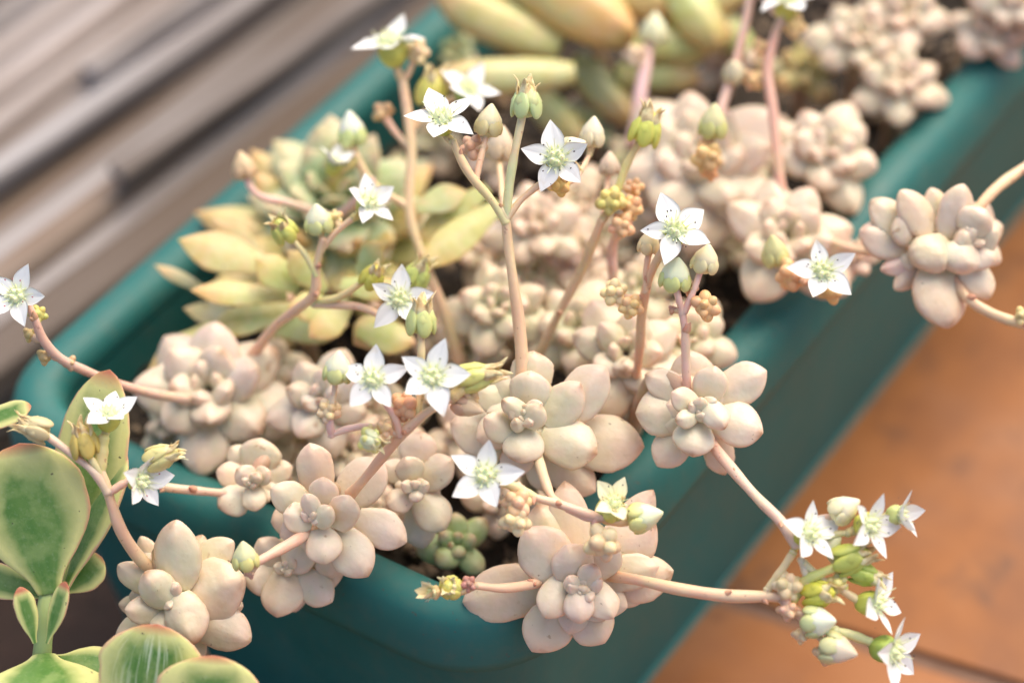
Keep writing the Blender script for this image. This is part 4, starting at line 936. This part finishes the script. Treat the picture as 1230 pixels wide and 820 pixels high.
ped(t, [(819, 376, 1), (815, 358, 0), (811, 342, 0)], 10, 10, PINKER); bud(t, 812, 328, 0, 36, (.1, 1, .5), (0.78, .80, .54), (.62, .66, .26), .95)
ped(t, [(822, 374, 1), (832, 352, 0), (841, 326, 0)], 11, 10, PINKER); bud(t, 848, 310, 0, 31, (.2, 1, .4), (0.80, .70, .44), (.72, .64, .36), .95)
cluster(t, 847, 368, 0, 32, (.5, .3, .8), ORB, 9); cluster(t, 828, 346, 3, 20, (0, .8, .5), (0.76, .46, .36), 7); cluster(t, 808, 372, 2, 12, (-.6, -.2, .5), (0.56, .28, .22), 5)
# r12: stalk of the star flower above the compact rosette
t = r12
stalk(t, [(765, 450, 22), (769, 410, 15), (771, 375, 10), (778, 340, 6), (788, 315, 3), (798, 298, 1)], 14, 13, (0.68, .46, .26))
flower(t, 811, 277, -1, 46, (.05, .35, .95), 112, 12, 1, ccol=(0.60, .60, .08))
ped(t, [(775, 350, 6), (776, 325, 5), (779, 306, 5)], 9, 9, PINK); bud(t, 780, 290, 5, 25, (.1, 1, .4), (0.78, .62, .36), (.74, .56, .32), 1.0)
cluster(t, 738, 352, 7, 30, (-.5, .6, .7), (0.84, .70, .40), 9); cluster(t, 758, 368, 7, 28, (0, .2, 1), (0.82, .56, .30), 9)
# r14: leaning orange stalk and its clusters
t = r14
stalk(t, [(648, 425, 34), (672, 375, 28), (696, 330, 24), (712, 292, 20), (722, 266, 18)], 15, 13, (0.66, .46, .24))
cluster(t, 734, 242, 17, 34, (0, .5, .9), (0.68, .62, .22), 10); cluster(t, 758, 250, 19, 28, (.3, .4, .8), ORB, 8); cluster(t, 746, 272, 18, 30, (0, .1, 1), (0.78, .48, .32), 9); cluster(t, 762, 226, 22, 22, (.3, .6, .6), ORB, 7)
ped(t, [(738, 240, 19), (752, 200, 18), (766, 174, 17)], 11, 12, (0.62, .54, .20)); spent(t, 779, 148, 16, 36, (.3, .9, .3), (0.66, .66, .14), 6, 1.0)
stalk(t, [(738, 360, 34), (736, 325, 30), (735, 300, 28), (742, 276, 22)], 16, 14, (0.70, .44, .34))
bud(t, 732, 196, 26, 24, (0, 1, .3), (0.74, .56, .42), (.70, .5, .36), 1.0); ped(t, [(724, 262, 20), (728, 230, 25), (731, 208, 26)], 9, 9, PINK)
# r16: star flower over the right rim
t = r16
stalk(t, [(935, 300, 30), (950, 325, 22), (968, 338, 17), (982, 336, 15)], 14, 11, (0.72, .42, .28))
flower(t, 988, 326, 11, 42, (.05, .2, 1), 100, 12, 0, ccol=YC); cluster(t, 950, 330, 20, 36, (0, -.2, 1), ORB, 8); cluster(t, 998, 350, 16, 28, (.3, -.5, .8), (0.76, .46, .20), 6); bud(t, 930, 300, 22, 30, (-.2, .9, .5), (0.68, .64, .30), (.66, .6, .26), 1.1)
# r17: red stalk to the top
t = r17
stalk(t, [(940, 250, 52), (934, 190, 52), (928, 130, 54), (922, 85, 56), (930, 45, 57), (940, 20, 57)], 18, 13, (0.70, .38, .28))
flower(t, 946, 0, 56, 42, (.1, .8, .55), 75, 14, 2, ccol=YC); cluster(t, 952, 32, 58, 28, (.4, .5, .6), (0.74, .56, .26), 6); cluster(t, 914, 58, 58, 22, (-.2, .4, .8), ORB, 6); cluster(t, 904, 96, 57, 24, (-.4, 0, .8), ORB, 6)
stalk(t, [(860, 150, 56), (872, 112, 58), (885, 70, 60), (897, 20, 62), (905, -30, 62)], 15, 13, (0.70, .50, .38), name='flower_stem'); bud(t, 881, 84, 57, 26, (-.2, .6, .7), (0.80, .68, .44), (.76, .6, .38), .9)
# r15: buds in front of the big blurred rosette, and a pink stalk behind
t = r15
stalk(t, [(848, 205, 38), (853, 180, 34), (857, 160, 32)], 12, 10, PINKER); bud(t, 857, 145, 31, 32, (.05, 1, .4), (0.72, .70, .36), (.62, .58, .22), 1.1); cluster(t, 850, 188, 32, 36, (0, -.1, 1), (0.76, .52, .26), 9); cluster(t, 853, 208, 33, 20, (0, -.4, 1), (0.82, .42, .20), 6)
stalk(t, [(760, 170, 78), (768, 120, 80), (774, 85, 82), (780, 55, 84)], 22, 16, (0.66, .46, .44)); bud(t, 786, 34, 84, 32, (.05, 1, .3), (0.78, .74, .48), (.70, .62, .4), 1.0); cluster(t, 764, 68, 82, 28, (-.2, .3, .8), (0.74, .58, .44), 7)
# r18: its long bent stem in two visible lengths
t = r18
stalk(t, [(1105, 300, 27), (1060, 302, 30), (1025, 300, 36), (985, 285, 48), (965, 280, 62)], 15, 14, (0.66, .46, .30), name='stem')
stalk(t, [(1168, 258, 24), (1195, 228, 26), (1225, 205, 30), (1290, 160, 38)], 16, 15, TAN)
stalk(t, [(1140, 330, 24), (1162, 358, 20), (1190, 376, 18), (1225, 388, 16), (1280, 400, 16)], 17, 14, (0.70, .50, .28), bracts=1)
cluster(t, 1228, 380, 15, 22, (.3, .3, .6), (0.68, .56, .28), 6)
# r5 stem to the left, r9/r4 bud
stalk(r5, [(268, 592, 14), (235, 589, 12), (200, 585, 11), (178, 580, 11)], 14, 12, (0.70, .46, .34))
stalk(r4, [(375, 636, 3), (350, 652, -3), (328, 664, -6), (310, 674, -8)], 18, 14, (0.70, .46, .34)); bud(r4, 294, 666, -9, 30, (-.1, 1, .4), (0.72, .72, .40), (.66, .62, .24), 1.0); cluster(r4, 300, 688, -8, 14, (.2, -.3, .8), (0.64, .36, .30), 5)
# r4: stalk up to the two front star flowers
t = r4
stalk(t, [(422, 592, 4), (440, 572, 0), (462, 545, -5), (486, 518, -9), (512, 496, -11), (545, 476, -12)], 17, 13, PINK, bracts=2)
flower(t, 519, 453, -15, 46, (.0, .22, 1), 75, 10, 1, ccol=GC); flower(t, 448, 456, -14, 42, (-.05, .3, .95), 85, 10, 1, ccol=(0.62, .62, .10))
ped(t, [(505, 448, -8), (506, 425, -9), (506, 398, -9)], 11, 12, (0.64, .62, .30)); spent(t, 506, 376, -9, 35, (.05, 1, .3), (0.62, .64, .26), 9, 1.0)
ped(t, [(500, 506, -10), (505, 470, -8), (505, 445, -8)], 11, 11, (0.64, .56, .28))
ped(t, [(545, 476, -12), (556, 466, -12), (566, 458, -12)], 16, 18, (0.66, .58, .22)); spent(t, 580, 451, -12, 34, (.95, .2, .3), (0.70, .66, .22), 6, 1.25)
ped(t, [(480, 522, -9), (474, 502, -10), (462, 482, -11)], 13, 11, (0.72, .42, .34)); cluster(t, 486, 488, -9, 34, (.2, .2, .9), (0.80, .44, .26), 8); bud(t, 563, 488, -10, 26, (.85, -.3, .4), (0.78, .56, .34), (.74, .46, .3), 1.3); cluster(t, 566, 478, -10, 20, (.3, .3, .9), (0.78, .52, .28), 7)
ped(t, [(476, 520, -9), (445, 512, -9), (418, 515, -9), (398, 522, -9)], 11, 10, (0.72, .46, .40)); cluster(t, 395, 494, -10, 28, (0, .4, 1), (0.82, .62, .42), 10); ped(t, [(398, 522, -9), (396, 508, -10), (395, 498, -10)], 12, 12, (0.72, .44, .40))
ped(t, [(397, 500, -10), (400, 480, -11), (403, 458, -11)], 9, 9, (0.70, .54, .36)); bud(t, 406, 440, -12, 33, (.1, 1, .35), (0.84, .82, .58), (.66, .68, .28), 1.0)
cluster(t, 446, 529, -11, 30, (.2, -.2, 1), (0.74, .74, .28), 8); spent(t, 450, 531, -12, 24, (.8, -.4, .5), (0.80, .80, .50), 6, .8); cluster(t, 462, 514, -10, 22, (0, .1, 1), (0.78, .54, .34), 6)

# ================================================================== short stems wherever a flower, bud or branch would hang in the air
def joint(parent, p, wid, col, lines, name='flower_stem'):
    q = min((q for ln in lines for q in ln[0]), key=lambda q: (q - p).length); L = (q - p).length
    if L < wid * .55: return
    if L > .022: print('far joint', parent.name, round(L * 1000), 'mm')
    mid = (p + q) / 2 + CY * -.08 * L
    o = WM(parent).translation
    link(name, tube_mesh(name, [p, mid, q], wid / 2, wid / 2, 'stalk', origin=o), parent, None, jit(col))
for parent, p, wid, col in ENDS: joint(parent, p, wid, (col[0] * .5 + .33, col[1] * .5 + .25, col[2] * .5 + .13), LINES[parent.name])
for pn, lns in LINES.items():
    par = bpy.data.objects[pn]
    for k, ln in enumerate(lns):
        others = [l for j, l in enumerate(lns) if j != k and (j < k or l[1] == 'flower_stalk')]
        if ln[1] == 'flower_stem' and others:
            e = min((ln[0][0], ln[0][-1]), key=lambda e: min((q - e).length for l in others for q in l[0]))
            joint(par, e, ln[2] * .9, ln[3], others)
